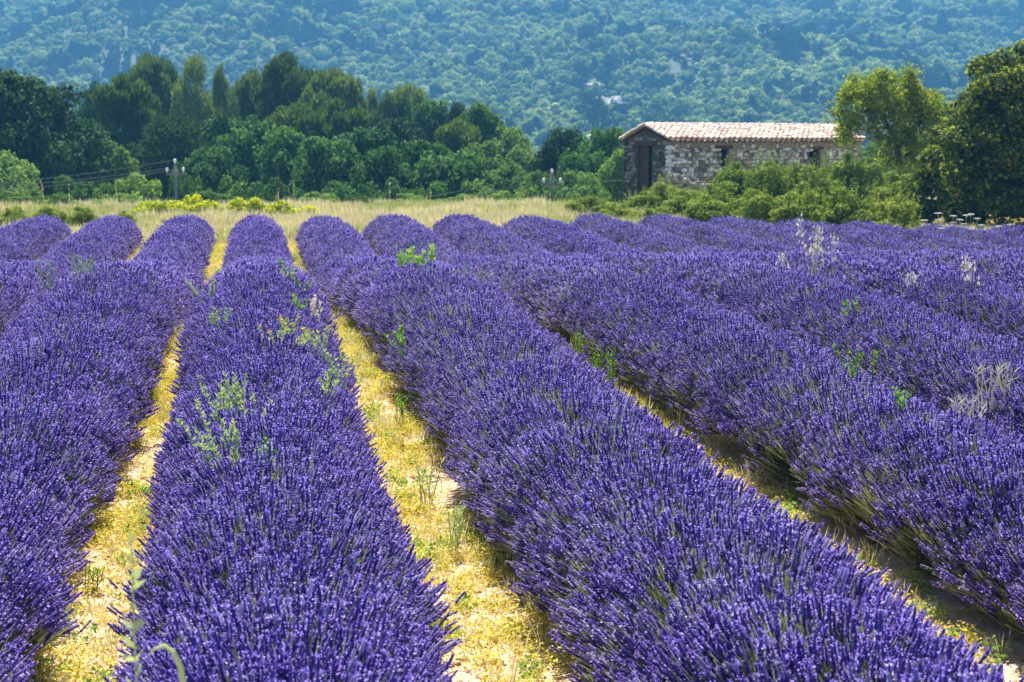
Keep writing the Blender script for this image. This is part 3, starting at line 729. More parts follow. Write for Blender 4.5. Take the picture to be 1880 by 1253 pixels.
M['pale_stone'] = solid('sunlit_rubble', [(0.3, (0.20, 0.15, 0.12)), (0.7, (0.50, 0.42, 0.36))], scale=6, obj_rnd=.5, bump=.5)
barn()

# ------------------------------------------------------------------ hedge in front of the barn
for s in range(4):
    V, B = crown('bush', 2.4, 2.2, 20000, .060, 60 + s, nb=100, rs=.62)
    r = np.random.default_rng(s)      # upright shoots that break the outline
    n = 1800; bi = r.integers(0, 70, n); a = r.uniform(0, 6.28, 70); q = np.sqrt(r.uniform(0, 1, 70)) * .95; hh = 2.2 * (1 - .45 * q ** 2) * r.uniform(.6, 1.1, 70)
    t = r.uniform(.6, 1.0, n); C = np.stack([np.cos(a[bi]) * q[bi] * (t * .3 + .7), np.sin(a[bi]) * q[bi] * (t * .3 + .7), hh[bi] * t], 1) + r.normal(size=(n, 3)) * .025
    V2 = leaf_quads(C, rand_dirs(n, r), np.full(n, .035), np.full(n, .075), r)
    VAR.setdefault('hedge', []).append((quads_obj_mesh('crown', np.concatenate([V, V2]), [M['hedge']]), trunk_mesh('trunk', B, 2.2, .05, s, nlimb=14), *extent(V)))
HEDGE = [
 (1040, 368, 66, 50, 'small brownish bush at the left end before the hedge'), (1082, 360, 78, 46, 'low yellow-green bush left of the barn corner'),
 (1135, 372, 62, 44, 'low olive bush below the barn gable, near the field'), (1178, 352, 72, 48, 'bush at the foot of the barn gable door'),
 (1218, 335, 74, 49, 'bush covering the near corner of the barn'), (1262, 348, 84, 47, 'low part of hedge in front of the sunlit rubble'),
 (1312, 335, 84, 49, 'hedge bush below the first small window'), (1352, 300, 84, 50, 'tall bush right of the first small window'),
 (1405, 298, 84, 50, 'tall bush in the middle of the hedge'), (1452, 304, 80, 50, 'tall bush left of the second window'),
 (1500, 306, 80, 49, 'hedge bush under the second window'), (1545, 284, 84, 51, 'tallest hedge bush with pointed shoots at the barn right end'),
 (1598, 302, 90, 51, 'round hedge bush just right of the barn'), (1645, 318, 90, 49, 'hedge bush under the trunk of the light leaved tree'),
 (1195, 380, 80, 39, 'front low bush at the left of the hedge'), (1300, 360, 96, 39, 'front bush under the rubble'),
 (1385, 350, 98, 39, 'front bush in the middle of the hedge'), (1470, 352, 98, 38, 'front bush right of the middle of the hedge'),
 (1560, 348, 98, 38, 'front bush below the barn right end'), (1640, 360, 92, 37, 'front bush beside the bare twigs'),
]
for (px, top, w, D, lab) in HEDGE: plant('hedge', 'hedge_bush', px, top + 2, w * 1.2, D, lab, 'bush', 'bushes of the hedge')

# ------------------------------------------------------------------ the two near trees
def near_tree(name, px, top, wpx, D, kind, n, leaf, mat, label, seed, nb, r0, limbs, lowz=0.0, shape=None):
    x, y = W(px, D); z0 = float(gz(x, y)); w = wpx / FPX * D; h_ = Z(top, D) - z0
    V, B = crown(kind, w, h_, n, leaf, seed, nb, lowz, .5); k_ = np.array([w / extent(V)[0], w / extent(V)[0], h_ / extent(V)[1]]); V = V * k_; B = B * k_
    if shape is not None: V = shape(V)
    o = empty(name, (x, y, z0)); prop(o, label, 'tree')
    obj('crown', quads_obj_mesh('crown', V, [mat]), o); obj('trunk', trunk_mesh('trunk', B, h_, r0, seed, nlimb=limbs), o)
    return o
near_tree('leafy_tree', 1890, 86, 330, 45, 'bush', 105000, .092, M['near_tree'], 'big dark leafy tree filling the right edge beside the field', 71, 240, .22, 16)
near_tree('leafy_tree', 1745, 255, 120, 46, 'bush', 24000, .09, M['near_tree'], 'shaded lower bush-like tree merging into the left side of the big dark tree', 77, 90, .1, 12)
def forked_tree():
    D = 54; x, y = W(1648, D); z0 = float(gz(x, y)); k = D / FPX
    def P(px, py, dy=0.0): return Vector(((px - 1648) * k, dy, Z(py, D) - z0))
    o = empty('leafy_tree', (x, y, z0), rz=-YAW); prop(o, 'light yellow-green tree with forked dark trunk at the right end of the barn', 'tree')
    mb = MB()
    limbs = [([P(1650, 375), P(1648, 310), P(1640, 268)], [.19, .15, .13]),
             ([P(1640, 268), P(1625, 235, .1), P(1608, 205, .2), P(1585, 175, .3)], [.12, .09, .06, .02]),
             ([P(1642, 272), P(1662, 245, -.1), P(1675, 215, -.2), P(1670, 160, -.2), P(1662, 130)], [.11, .08, .06, .04, .015]),
             ([P(1662, 245), P(1690, 222, .3), P(1708, 190, .4)], [.08, .05, .02]), ([P(1608, 205), P(1570, 205, -.3), P(1548, 222, -.3)], [.07, .05, .02]),
             ([P(1625, 235), P(1590, 235, .6), P(1560, 240, .6)], [.05, .04, .02]), ([P(1675, 215), P(1640, 180, .4), P(1630, 150, .4)], [.06, .04, .02]),
             ([P(1650, 290), P(1690, 270, .4), P(1720, 250, .5)], [.07, .05, .02])]
    for p, r_ in limbs: mb.tube(p, r_, 7)
    mb.build('trunk', M['bark'], o, True)
    r = np.random.default_rng(5); B = []; R = []
    spots = [(1580, 155, 30, 12), (1612, 148, 26, 10), (1560, 190, 26, 9), (1598, 185, 24, 8), (1546, 218, 20, 7), (1575, 222, 22, 7), (1548, 240, 15, 4), (1665, 142, 20, 8), (1680, 168, 24, 8), (1700, 185, 20, 6), (1650, 175, 18, 5),
             (1690, 210, 22, 6), (1712, 222, 24, 6), (1725, 250, 24, 6), (1700, 250, 24, 6), (1672, 245, 18, 3), (1620, 250, 15, 3), (1630, 290, 22, 4), (1690, 290, 30, 7), (1720, 290, 28, 7), (1630, 170, 16, 3), (1600, 215, 15, 3), (1555, 170, 14, 3), (1640, 150, 24, 6), (1625, 190, 26, 7), (1650, 205, 24, 6), (1612, 170, 22, 5), (1660, 230, 26, 5), (1640, 245, 20, 3), (1590, 250, 20, 3), (1680, 270, 26, 5)]
    for (px, py, rr, c) in spots:
        for _ in range(c):
            a = r.normal(size=3); a /= np.linalg.norm(a); q = r.uniform(.2, 1) ** .5
            p = P(px, py); B.append((p.x + a[0] * rr * k * q, a[1] * rr * k * 1.8, p.z + a[2] * rr * k * q)); R.append(r.uniform(.14, .50))
    B = np.array(B); R = np.array(R); n = 24000
    bi = r.choice(len(B), n, p=R ** 2 / np.sum(R ** 2)); d = rand_dirs(n, r)
    C = B[bi] + d * (R[bi] * r.uniform(.15, 1.25, n))[:, None]
    Nn = d * .7 + rand_dirs(n, r); Nn /= np.linalg.norm(Nn, axis=1, keepdims=True); s = .10 * r.uniform(.6, 1.3, n)
    obj('crown', quads_obj_mesh('crown', leaf_quads(C, Nn, s * .7, s * 1.2, r), [M['light_tree']]), o)
forked_tree()

# ------------------------------------------------------------------ poles and wires
def pole(px, top, D, half, label, n_ins):
    x, y = W(px, D); z0 = float(gz(x, y)); H_ = Z(top, D) - z0
    o = empty('utility_pole', (x, y, z0), rz=-YAW + .35); prop(o, label, 'utility pole')
    m = MB(); m.tube([(0, 0, -.3), (0, 0, H_ - .12)], [.075, .06], 10); m.build('post', M['pole'], o, True)
    m = MB(); m.box(-half, half, -.05, .05, H_ - .62, H_ - .52); m.build('crossarm', M['pole'], o)
    ends = []
    for (ux, uz) in ((-half + .05, H_ - .52), (half - .05, H_ - .52), (0, H_ - .12)):
        m = MB(); m.tube([(0, 0, 0), (0, 0, .07), (0, 0, .09), (0, 0, .19), (0, 0, .25)], [.02, .02, .06, .075, .03], 10)
        i = m.build('insulator', M['ceramic'], o, True); i.location = (ux, 0, uz)
        c, s = math.cos(-YAW + .35), math.sin(-YAW + .35); ends.append(Vector((x + ux * c, y + ux * s, z0 + uz + .2)))
    return ends
def wire(a, b, sag, label, rr=.014):
    m = MB(); n = 22; pts = [a.lerp(b, t / n) - Vector((0, 0, sag * 4 * (t / n) * (1 - t / n))) for t in range(n + 1)]
    o0 = a.copy(); m.tube([p - o0 for p in pts], [rr] * (n + 1), 4)
    o = m.build('wire', M['wire']); o.location = o0; prop(o, label, 'wire', 'power lines')
e1 = pole(326, 297, 66, .42, 'utility pole with three white insulators in front of the left wood', 3)
e2 = pole(1013, 316, 64, .45, 'thin utility pole with crossarm left of the barn', 3)
for k, e in enumerate(e1):
    x, y = W(-160, 66); wire(e, Vector((x, y, Z(346 + k * 12 - (24 if k == 2 else 0) , 66))), .22, ['lowest wire running left from the left pole', 'middle wire running left from the left pole', 'top wire running left from the left pole'][k], .012)
for k, e in enumerate(e2):
    x, y = W(690, 66); wire(e, Vector((x, y, Z(388 - k * 5, 66))), .1, ['lower wire sloping left from the pole near the barn', 'middle wire sloping left from the pole near the barn', 'top wire sloping left from the pole near the barn'][k], .013)
x, y = W(1160, 66); wire(e2[1], Vector((x, y, Z(330, 66))), .08, 'wire running right from the pole near the barn to the barn wall')

# ------------------------------------------------------------------ lavender
SP = 1.6; X0 = 0.12
YE_X = [-9, 0, 8, 11, 15, 20]; YE_Y = [35.6, 34.3, 33.2, 32.8, 32.0, 30.5]
def rowx(i, y):
    """centre line of row i (fractions fall in the gaps); rows spread slightly towards the viewer"""
    i = np.asarray(i, float); g_ = 1 - smooth(9, 27, np.asarray(y, float))
    pos = lambda k: SP * k * (1 + np.where(k > 0, np.where(k == 1, .205, np.where(k == 2, .226, .18)), .02) * g_ - .028 * (1 - g_) * (k > 0))
    k0 = np.floor(i); f = i - k0
    return X0 - .05 * g_ + pos(k0) * (1 - f) + pos(k0 + 1) * f
def wid(y, i=0): return 1 + {1: .22, 2: .06}.get(i, .14) * (1 - smooth(9, 27, np.asarray(y, float))) + (.15 if i > 0 else .13) * smooth(8, 15, np.asarray(y, float)) * (1 if i > 0 else 1 - .8 * smooth(24, 30, np.asarray(y, float)))
def yend(x): return float(np.interp(x, YE_X, YE_Y))

def spike_geo(r, low=False):
    """one flower spike on its stem, tip at z=0, stem running down; returns quads V (n,4,3) and material ids"""
    Q = []; mi = []
    L = r.uniform(.052, .090); sl = r.uniform(.26, .34); n = 4 if low else 5
    stops = [0, .3, .65, 1] if low else [0, .1, .24, .3, .44, .5, .66, .72, .88, 1]
    rads = [.0035, .0085, .0078, .001] if low else [.002, .0068, .0072, .0052, .0078, .0054, .0072, .005, .0058, .001]
    ph = r.uniform(0, 6.28); bend = r.uniform(-.012, .012, 2)
    rings = []
    for s_, q in zip(stops, rads):
        a = ph + np.arange(n) * 2 * np.pi / n + s_ * 1.3; q2 = q * r.uniform(.8, 1.2, n)
        rings.append(np.stack([np.cos(a) * q2 + bend[0] * s_ * .5, np.sin(a) * q2 + bend[1] * s_ * .5, np.full(n, -L + s_ * L)], 1))
    for i in range(len(rings) - 1):
        for k in range(n): Q.append([rings[i][k], rings[i][(k + 1) % n], rings[i + 1][(k + 1) % n], rings[i + 1][k]]); mi.append(0)
    np_ = 7 if low else 17
    for k in range(np_):
        s_ = r.uniform(.08, .98); a = r.uniform(0, 6.28); q = .0075; c = np.array([math.cos(a) * q, math.sin(a) * q, -L + s_ * L])
        out = np.array([math.cos(a), math.sin(a), r.uniform(.2, 1.0)]); out /= np.linalg.norm(out); t = np.cross(out, [0, 0, 1.0]); t /= np.linalg.norm(t) + 1e-9
        u = np.cross(t, out); sz = r.uniform(.0035, .006) * (1.5 if low else 1)
        Q.append([c - t * sz * .6, c + out * sz * 1.3 - t * sz * .6 + u * sz * .4, c + out * sz * 1.5 + t * sz * .6 + u * sz * .2, c + t * sz * .6]); mi.append(1)
    for k in range(3 if not low else 2):
        a0, a1 = ph + k * 2.094, ph + (k + 1) * 2.094; q = .0022
        top = -L + .002
        f = lambda a, z, q_: [math.cos(a) * q_, math.sin(a) * q_, z]
        mid = -sl * .55
        Q.append([f(a0, mid, q), f(a1, mid, q), f(a1, top, q * .8), f(a0, top, q * .8)]); mi.append(2)
        Q.append([[f(a0, -sl, q)[0] - bend[0] * 2, f(a0, -sl, q)[1] - bend[1] * 2, -sl], [f(a1, -sl, q)[0] - bend[0] * 2, f(a1, -sl, q)[1] - bend[1] * 2, -sl], f(a1, mid, q), f(a0, mid, q)]); mi.append(2)
    return np.array(Q, float), np.array(mi)
LAVM = [M['calyx'], M['petal'], M['stem'], M['faded_lit']]
r_ = np.random.default_rng(1)
SPK = [spike_geo(r_) for _ in range(6)]; SPK_LOW = [spike_geo(r_, True) for _ in range(4)]
def weld(Q, mi, name):
    V = Q.reshape(-1, 3); F = np.arange(len(V)).reshape(-1, 4)
    return mesh_from(name, V, F, LAVM, mi)
SPK_ME = [weld(q, m, 'flower_spike') for q, m in SPK]
def weld_islands(me):
    import bmesh
    bm = bmesh.new(); bm.from_mesh(me); bmesh.ops.remove_doubles(bm, verts=bm.verts, dist=1e-5); bm.to_mesh(me); bm.free()
for me in SPK_ME: weld_islands(me)
CR = 0.125
def tuft(seed, lib, n, fade_lit=.08, bare=15):
    r = np.random.default_rng(seed); Qs = []; ms = []; specs = []
    for k in range(n):
        a = r.uniform(0, 6.28); q = math.sqrt(r.uniform(0, 1)) * CR
        pos = np.array([math.cos(a) * q, math.sin(a) * q, r.normal() * .040 - .01])
        tx, ty = pos[0] * .7 + r.normal() * .08, pos[1] * .7 + r.normal() * .08
        sp = r.uniform(0, 6.28); sc = r.uniform(.85, 1.2); wd = sc * r.uniform(.74, .98); j = int(r.integers(0, len(lib)))
        Rm = Matrix.LocRotScale(Vector(pos), Euler((-ty, tx, sp), 'XYZ'), Vector((wd, wd, sc)))
        specs.append((j, Rm)); A = np.array(Rm)
        Q, mi = lib[j]; mi = np.where(mi == 1, 3, mi) if r.uniform() < fade_lit * 1.6 else mi; mi = np.where(mi == 0, 3, mi) if r.uniform() < fade_lit else mi; Qs.append(Q @ A[:3, :3].T + A[:3, 3]); ms.append(mi)
    for k in range(bare):      # bare stems between the spikes
        a = r.uniform(0, 6.28); q = math.sqrt(r.uniform(0, 1)) * CR; b = np.array([math.cos(a) * q * .8, math.sin(a) * q * .8, -.28]); tp = np.array([math.cos(a) * q * 1.1 + r.normal() * .02, math.sin(a) * q * 1.1 + r.normal() * .02, r.uniform(-.06, .01)])
        w_ = .0024; e = np.array([w_, 0, 0]); f = np.array([0, w_, 0])
        Qs.append(np.array([[b - e, b + e, tp + e * .5, tp - e * .5], [b - f, b + f, tp + f * .5, tp - f * .5]])); ms.append(np.array([2, 2]))
    Q = np.concatenate(Qs); mi = np.concatenate(ms)
    me = weld(Q, mi, 'lavender_tuft'); weld_islands(me)
    return me, specs
TUFTS = [tuft(300 + k, SPK, 33) for k in range(6)]; TUFTS_LOW = [tuft(400 + k, SPK_LOW, 31) for k in range(4)]
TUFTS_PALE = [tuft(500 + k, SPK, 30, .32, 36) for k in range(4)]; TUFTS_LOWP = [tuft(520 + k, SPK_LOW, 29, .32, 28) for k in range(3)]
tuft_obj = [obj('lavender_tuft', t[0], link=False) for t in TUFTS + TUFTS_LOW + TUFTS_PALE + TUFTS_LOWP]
grp_lav = scatter_group('scatter_lavender', tuft_obj)
# leafy undergrowth tuft (grey-green narrow leaves)
def leaf_tuft(seed, n=46, hgt=.16, mats=None, wd=.005):
    r = np.random.default_rng(seed); Q = []
    for k in range(n):
        a = r.uniform(0, 6.28); q = r.uniform(0, .10); b = np.array([math.cos(a) * q, math.sin(a) * q, 0]); tip = b + np.array([math.cos(a) * r.uniform(.01, .07), math.sin(a) * r.uniform(.01, .07), hgt * r.uniform(.5, 1.1)])
        s = np.cross(tip - b, r.normal(size=3)); s /= np.linalg.norm(s); s *= wd * r.uniform(.7, 1.3); m_ = b * .4 + tip * .6 + np.array([0, 0, .01])
        Q.append([b - s * .4, m_ - s, tip, m_ + s])
    return np.array(Q)
leaf_src = [obj('leaf_tuft', quads_obj_mesh('leaf_tuft', leaf_tuft(s), [M['core']]), link=False) for s in range(3)]
grp_leaf = scatter_group('scatter_leaf', leaf_src)

def dome(th, ph=0):
    return None
ROW_LAB = {
 -4: 'lavender row at the far left edge, only its far end in view', -3: 'lavender row whose rounded far end is leftmost in view', -2: 'lavender row with the second rounded far end from the left',
 -1: 'dark purple lavender row filling the lower left corner', 0: 'lavender row running up the left half between the two yellow weedy gaps', 1: 'broad lavender row right of the central yellow weedy gap',
 2: 'lavender row beyond the narrow gap at the right, reaching the lower right corner', 3: 'third lavender row right of the central gap, behind the lower right row', 4: 'fourth lavender row right of the central gap, pale dry patch at picture edge',
 5: 'fifth lavender row right of the central gap', 6: 'sixth lavender row right of the central gap, under the tall dry oats', 7: 'seventh lavender row right of the central gap', 8: 'eighth lavender row right of the central gap',
 9: 'ninth lavender row right of the central gap, in front of the white umbels', 10: 'tenth and farthest right lavender row, below the big dark tree', 11: 'eleventh lavender row, a sliver at the right edge below the big dark tree'}
ncl = 0
for i in range(-4, 12):
    cx = X0 + SP * i; ye = yend(cx); RX = lambda q: rowx(i, q) - cx
    y0 = 2.2
    row = empty('lavender_row', (cx, y0, 0)); prop(row, ROW_LAB[i], 'lavender row', 'rows of flowering lavender')
    r = np.random.default_rng(50 + i)
    # plants along the row
    py = []; v = y0
    while v < ye - .25: py.append(v + .2); v += r.uniform(.36, .5)
    py = np.array(py); amp = 1 + r.normal(size=len(py)) * .03; wob = r.normal(size=len(py)) * .035
    def shape_of(y):
        a = np.interp(y, py, amp); w = np.interp(y, py, wob)
        near = np.min(np.abs(y[:, None] - py[None, :]), 1)
        lump = 1 - .025 * np.clip(near / .22, 0, 1) ** 2
        e = np.clip((y - (ye - .75)) / .75, 0, 1); endf = np.sqrt(np.clip(1 - e ** 2, 0.02, 1))
        return a * lump, w, endf
    # inner leafy mound
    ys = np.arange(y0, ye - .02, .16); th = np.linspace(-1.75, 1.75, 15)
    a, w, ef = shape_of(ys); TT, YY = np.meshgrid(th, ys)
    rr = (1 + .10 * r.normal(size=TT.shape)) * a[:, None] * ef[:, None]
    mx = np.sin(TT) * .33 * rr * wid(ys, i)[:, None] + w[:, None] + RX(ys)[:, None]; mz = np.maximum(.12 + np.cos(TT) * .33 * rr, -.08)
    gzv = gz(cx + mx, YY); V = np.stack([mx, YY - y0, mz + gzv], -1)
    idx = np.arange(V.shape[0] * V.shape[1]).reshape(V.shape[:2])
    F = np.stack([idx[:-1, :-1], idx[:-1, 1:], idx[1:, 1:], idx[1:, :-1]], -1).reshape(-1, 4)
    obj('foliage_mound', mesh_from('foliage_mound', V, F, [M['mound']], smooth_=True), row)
    def surf(theta, y, Wd, Hd, zc):
        a, w, ef = shape_of(y)
        s_ = np.sin(theta); c_ = np.cos(theta)
        fx = np.sign(s_) * np.abs(s_) ** .9; k = a * ef
        px_ = fx * Wd * k * wid(y, i) + w + RX(y); pz_ = (zc + c_ * Hd * k) * np.where(ef < 1, np.maximum(ef, .35), 1)
        return px_, pz_
    # leaf tufts over the mound
    n = int(110 * (ye - y0)); y = r.uniform(y0, ye - .1, n); t = r.uniform(-1.5, 1.5, n)
    k = in_view(rowx(i, y), y, 1.6) & (y < 24); y, t = y[k], t[k]
    px_, pz_ = surf(t, y, .34, .34, .12); 
    P = np.stack([px_, y - y0, pz_ + gz(cx + px_, y)], 1)
    d = np.stack([np.sin(t), r.normal(size=len(t)) * .3, np.cos(t) + .4], 1)
    if len(P): scatter('leaf_tufts', grp_leaf, P, dir_euler(d, r.uniform(0, 6.28, len(t))), r.uniform(.8, 1.3, len(t)), r.integers(0, 3, len(t)), row)
    # flower tufts
    arc = 1.95
    ny_ = int((ye - y0) / .148); nt_ = 13
    gy_, gt_ = np.meshgrid(np.arange(ny_), np.arange(nt_), indexing='ij')
    y = y0 + (gy_ + r.uniform(0, 1, gy_.shape)).ravel() / ny_ * (ye - y0); t = (-1.42 + (gt_ + r.uniform(0, 1, gy_.shape)) / nt_ * 2.84).ravel()
    D = cx * sa + y * ca
    keep = in_view(rowx(i, y) + np.sin(t) * .6, y, 1.0) & (r.uniform(size=len(y)) < np.where(D > 22, .82, 1.0))
    # the lowest fringe is thinner
    keep &= (np.abs(t) < 1.1) | (r.uniform(size=len(y)) < .75)
    y, t = y[keep], t[keep]; n = len(y)
    px_, pz_ = surf(t, y, .56, .58, .19)
    pz_ = np.maximum(pz_ + r.normal(size=n) * .018, .14)
    yc = py[np.argmin(np.abs(y[:, None] - py[None, :]), 1)]
    e = np.clip((y - (ye - .75)) / .75, 0, 1)
    d = np.stack([px_ - RX(y), (y - yc) * .35 + e * .55 + r.normal(size=n) * .05, pz_ + .10], 1) + r.normal(size=(n, 3)) * .03
    P = np.stack([px_, y - y0, pz_ + gz(cx + px_, y)], 1)
    R = dir_euler(d, r.uniform(0, 6.28, n)); S = r.uniform(.86, 1.12, n)
    Dd = cx * sa + y * ca
    I = np.where(Dd > 15, r.integers(6, 10, n), r.integers(0, 6, n))
    # older plants with faded heads and more bare stems stand in patches, denser on right rows' left flanks to paint in light there
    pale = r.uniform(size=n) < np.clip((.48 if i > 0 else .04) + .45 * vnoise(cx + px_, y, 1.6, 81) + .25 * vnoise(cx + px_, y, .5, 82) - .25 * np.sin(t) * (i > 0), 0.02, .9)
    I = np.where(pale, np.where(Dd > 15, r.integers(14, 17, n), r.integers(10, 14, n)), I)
    solo = np.zeros(n, bool)
    if i in (-1, 0, 1):
        xw = cx + px_; Dv = xw * sa + y * ca; lat = xw * ca - y * sa
        zz = P[:, 2] - CAM_H; fwd = Dv * math.cos(PITCH) - zz * math.sin(PITCH); up = zz * math.cos(PITCH) + Dv * math.sin(PITCH)
        ix = 940 + FPX * lat / fwd; iy = 626 - FPX * up / fwd
        inside = (ix > 20) & (ix < 1860) & (iy < 1235) & (iy > 300)
        order = [q for q in np.argsort(np.where(inside, fwd, 1e9)) if inside[q]][:8]
        solo[order] = True; m_ = 0
        for q in order:
            base = Matrix.LocRotScale(Vector(P[q]), Euler(R[q], 'XYZ'), Vector((S[q],) * 3))
            for (j, Rm) in (TUFTS + TUFTS_LOW + TUFTS_PALE + TUFTS_LOWP)[int(I[q])][1]:
                o = obj('flower_spike', SPK_ME[j], row); o.matrix_local = base @ Rm
    k = ~solo
    scatter('flower_spikes', grp_lav, P[k], R[k], S[k], I[k], row); ncl += int(k.sum())
print('lavender tufts', ncl)

# ------------------------------------------------------------------ weeds, stones in the gaps
def ground_weed(seed, n, hgt, spread, lw, ll):
    r = np.random.default_rng(seed)
    a = r.uniform(0, 6.28, n); q = np.sqrt(r.uniform(0, 1, n)) * spread; z = r.uniform(.005, 1, n) ** 1.3 * hgt * (1 - .5 * (q / spread) ** 2)
    C = np.stack([np.cos(a) * q, np.sin(a) * q, z], 1); Nn = rand_dirs(n, r); Nn[:, 2] = np.abs(Nn[:, 2]) + .3; Nn /= np.linalg.norm(Nn, axis=1, keepdims=True)
    return leaf_quads(C, Nn, lw * r.uniform(.6, 1.4, n), ll * r.uniform(.6, 1.4, n), r)
gw_src = [obj('ground_weed', quads_obj_mesh('ground_weed', ground_weed(s, 70, .085, .085, .009, .02), [M['weed_yellow']]), link=False) for s in range(4)]
gw_src += [obj('ground_weed', quads_obj_mesh('ground_weed', leaf_tuft(80 + s, 16, .17, wd=.0025), [M['straw']]), link=False) for s in range(2)]
gw_src += [obj('ground_weed', quads_obj_mesh('ground_weed', ground_weed(90 + s, 50, .10, .07, .014, .035), [M['weed_green']]), link=False) for s in range(2)]
grp_gw = scatter_group('scatter_groundcover', gw_src)
def gap_points(n, half, ymax):
    g_ = rng.integers(-5, 12, n); y = rng.uniform(2.4, ymax, n); x = rowx(g_ + .5, y) + rng.normal(size=n) * half
    k = in_view(x, y, .8) & (y < np.interp(x, YE_X, YE_Y) + .5); return x[k], y[k]
x, y = gap_points(100000, .30, 36)
dn = .80 + .5 * vnoise(x, y, .8, 61) + .35 * vnoise(x, y, .3, 62) - .75 * smooth(6.6, 4.2, y) * (x < 0) - .12 * smooth(8.5, 5.5, y) * (x > 1.8)
k = rng.uniform(size=len(x)) < np.clip(dn, .06, 1); x, y = x[k], y[k]; n = len(x)
I = rng.choice(8, n, p=[.20, .20, .20, .20, .06, .06, .04, .04])
R = np.zeros((n, 3)); R[:, 2] = rng.uniform(0, 6.28, n); R[:, :2] = rng.normal(size=(n, 2)) * .12
prop(scatter('ground_cover', grp_gw, np.stack([x, y, gz(x, y) - .004], 1), R, rng.uniform(.6, 1.3, n), I), 'yellow and straw coloured low weeds in the gaps between rows', 'weeds')
def pebble(seed):
    r = random.Random(seed); mb = MB(); n = 7; V = []
    for (z, q) in ((-.3, .8), (.15, 1.0), (.5, .6)):
        for k in range(n): a = k / n * 6.283; s = q * r.uniform(.8, 1.15); V.append((math.cos(a) * s, math.sin(a) * s * .75, z * r.uniform(.8, 1.1)))
    mb.add(V, [(i * n + k, i * n + (k + 1) % n, (i + 1) * n + (k + 1) % n, (i + 1) * n + k) for i in range(2) for k in range(n)] + [tuple(range(2 * n, 3 * n))])
    return mb.mesh('pebble', [M['pebble']])
pb = [obj('pebble', pebble(s), link=False) for s in range(4)]
grp_pb = scatter_group('scatter_pebbles', pb)
x, y = gap_points(26000, .25, 20); n = len(x)
R = rng.uniform(-.4, .4, (n, 3)); R[:, 2] = rng.uniform(0, 6.28, n)
prop(scatter('gravel', grp_pb, np.stack([x, y, gz(x, y) + .002], 1), R, .007 + .030 * rng.uniform(0, 1, n) ** 3.0, rng.integers(0, 4, n)), 'pale stones and clods on the bare soil between rows', 'stones')

# ------------------------------------------------------------------ dry grass behind the field
gr_src = []
for s in range(4): gr_src.append(obj('grass_tuft', quads_obj_mesh('grass_tuft', leaf_tuft(120 + s, 60, .50, wd=.006) * np.array([2.0, 2.0, 1]), [M['straw']]), link=False))
for s in range(2): gr_src.append(obj('grass_tuft', quads_obj_mesh('grass_tuft', leaf_tuft(130 + s, 60, .42, wd=.008) * np.array([2.0, 2.0, 1]), [M['straw_green']]), link=False))
grp_gr = scatter_group('scatter_grass', gr_src)
n = 26000; D = 26 + 46 * rng.uniform(0, 1, n); lat = rng.uniform(-1, 1, n) * (.3615 * D + 2.5); x = lat * ca + D * sa; y = -lat * sa + D * ca
k = y > np.interp(x, YE_X, YE_Y) + .35; x, y = x[k], y[k]; n = len(x)
green = (vnoise(x, y, 3, 71) + .5 * vnoise(x, y, 1, 72) + .5 * (rng.uniform(size=n) - .5)) > .10
I = np.where(green, rng.integers(4, 6, n), rng.integers(0, 4, n)); R = np.zeros((n, 3)); R[:, 2] = rng.uniform(0, 6.28, n); R[:, :2] = rng.normal(size=(n, 2)) * .1
prop(scatter('grass', grp_gr, np.stack([x, y, gz(x, y) - .02], 1), R, rng.uniform(.4, 1.1, n) * (1 + .35 * vnoise(x, y, 3.5, 73) + .2 * vnoise(x, y, 1.1, 74)) * (1 - .45 * smooth(4, 7, x * ca - y * sa)), I), 'dry straw coloured grass strip between the field and the wood', 'grass')

# yellow-green leafy plants in the grass strip
for s in range(3):
    V, B = crown('bush', 1.2, .8, 1500, .085, 140 + s, nb=24); VAR.setdefault('vine', []).append((quads_obj_mesh('crown', V, [M['vine']]), trunk_mesh('stem', B, .8, .02, s, nlimb=10), 1.2, .8))
VINES = [(272, 374, 'leftmost yellow-green leafy plant in the dry grass'), (300, 368, 'second yellow-green plant from the left in the grass'), (328, 364, 'bright yellow-green plant below the left pole'), (356, 362, 'yellow topped leafy plant right of the left pole'), (384, 366, 'green spotted leafy plant amid the yellow-green ones'),
         (412, 372, 'low yellow-green plant in the middle of its strip'), (438, 368, 'yellow-green plant right of the middle of its strip'), (462, 360, 'tallest yellow-green plant with a yellow tip'), (490, 368, 'yellow-green plant just right of the tallest one'), (520, 374, 'rightmost spreading yellow-green plant in the grass'), (560, 378, 'faint green leafy plant at the end of the yellow-green strip')]
for (px, top, lab) in VINES:
    o = plant('vine', 'leafy_plant', px, top - 6, 62, 44, lab, 'plant', 'yellow-green plants in the dry grass')
    for c in o.children:
        if c.name.startswith('trunk'): c.name = 'stem'
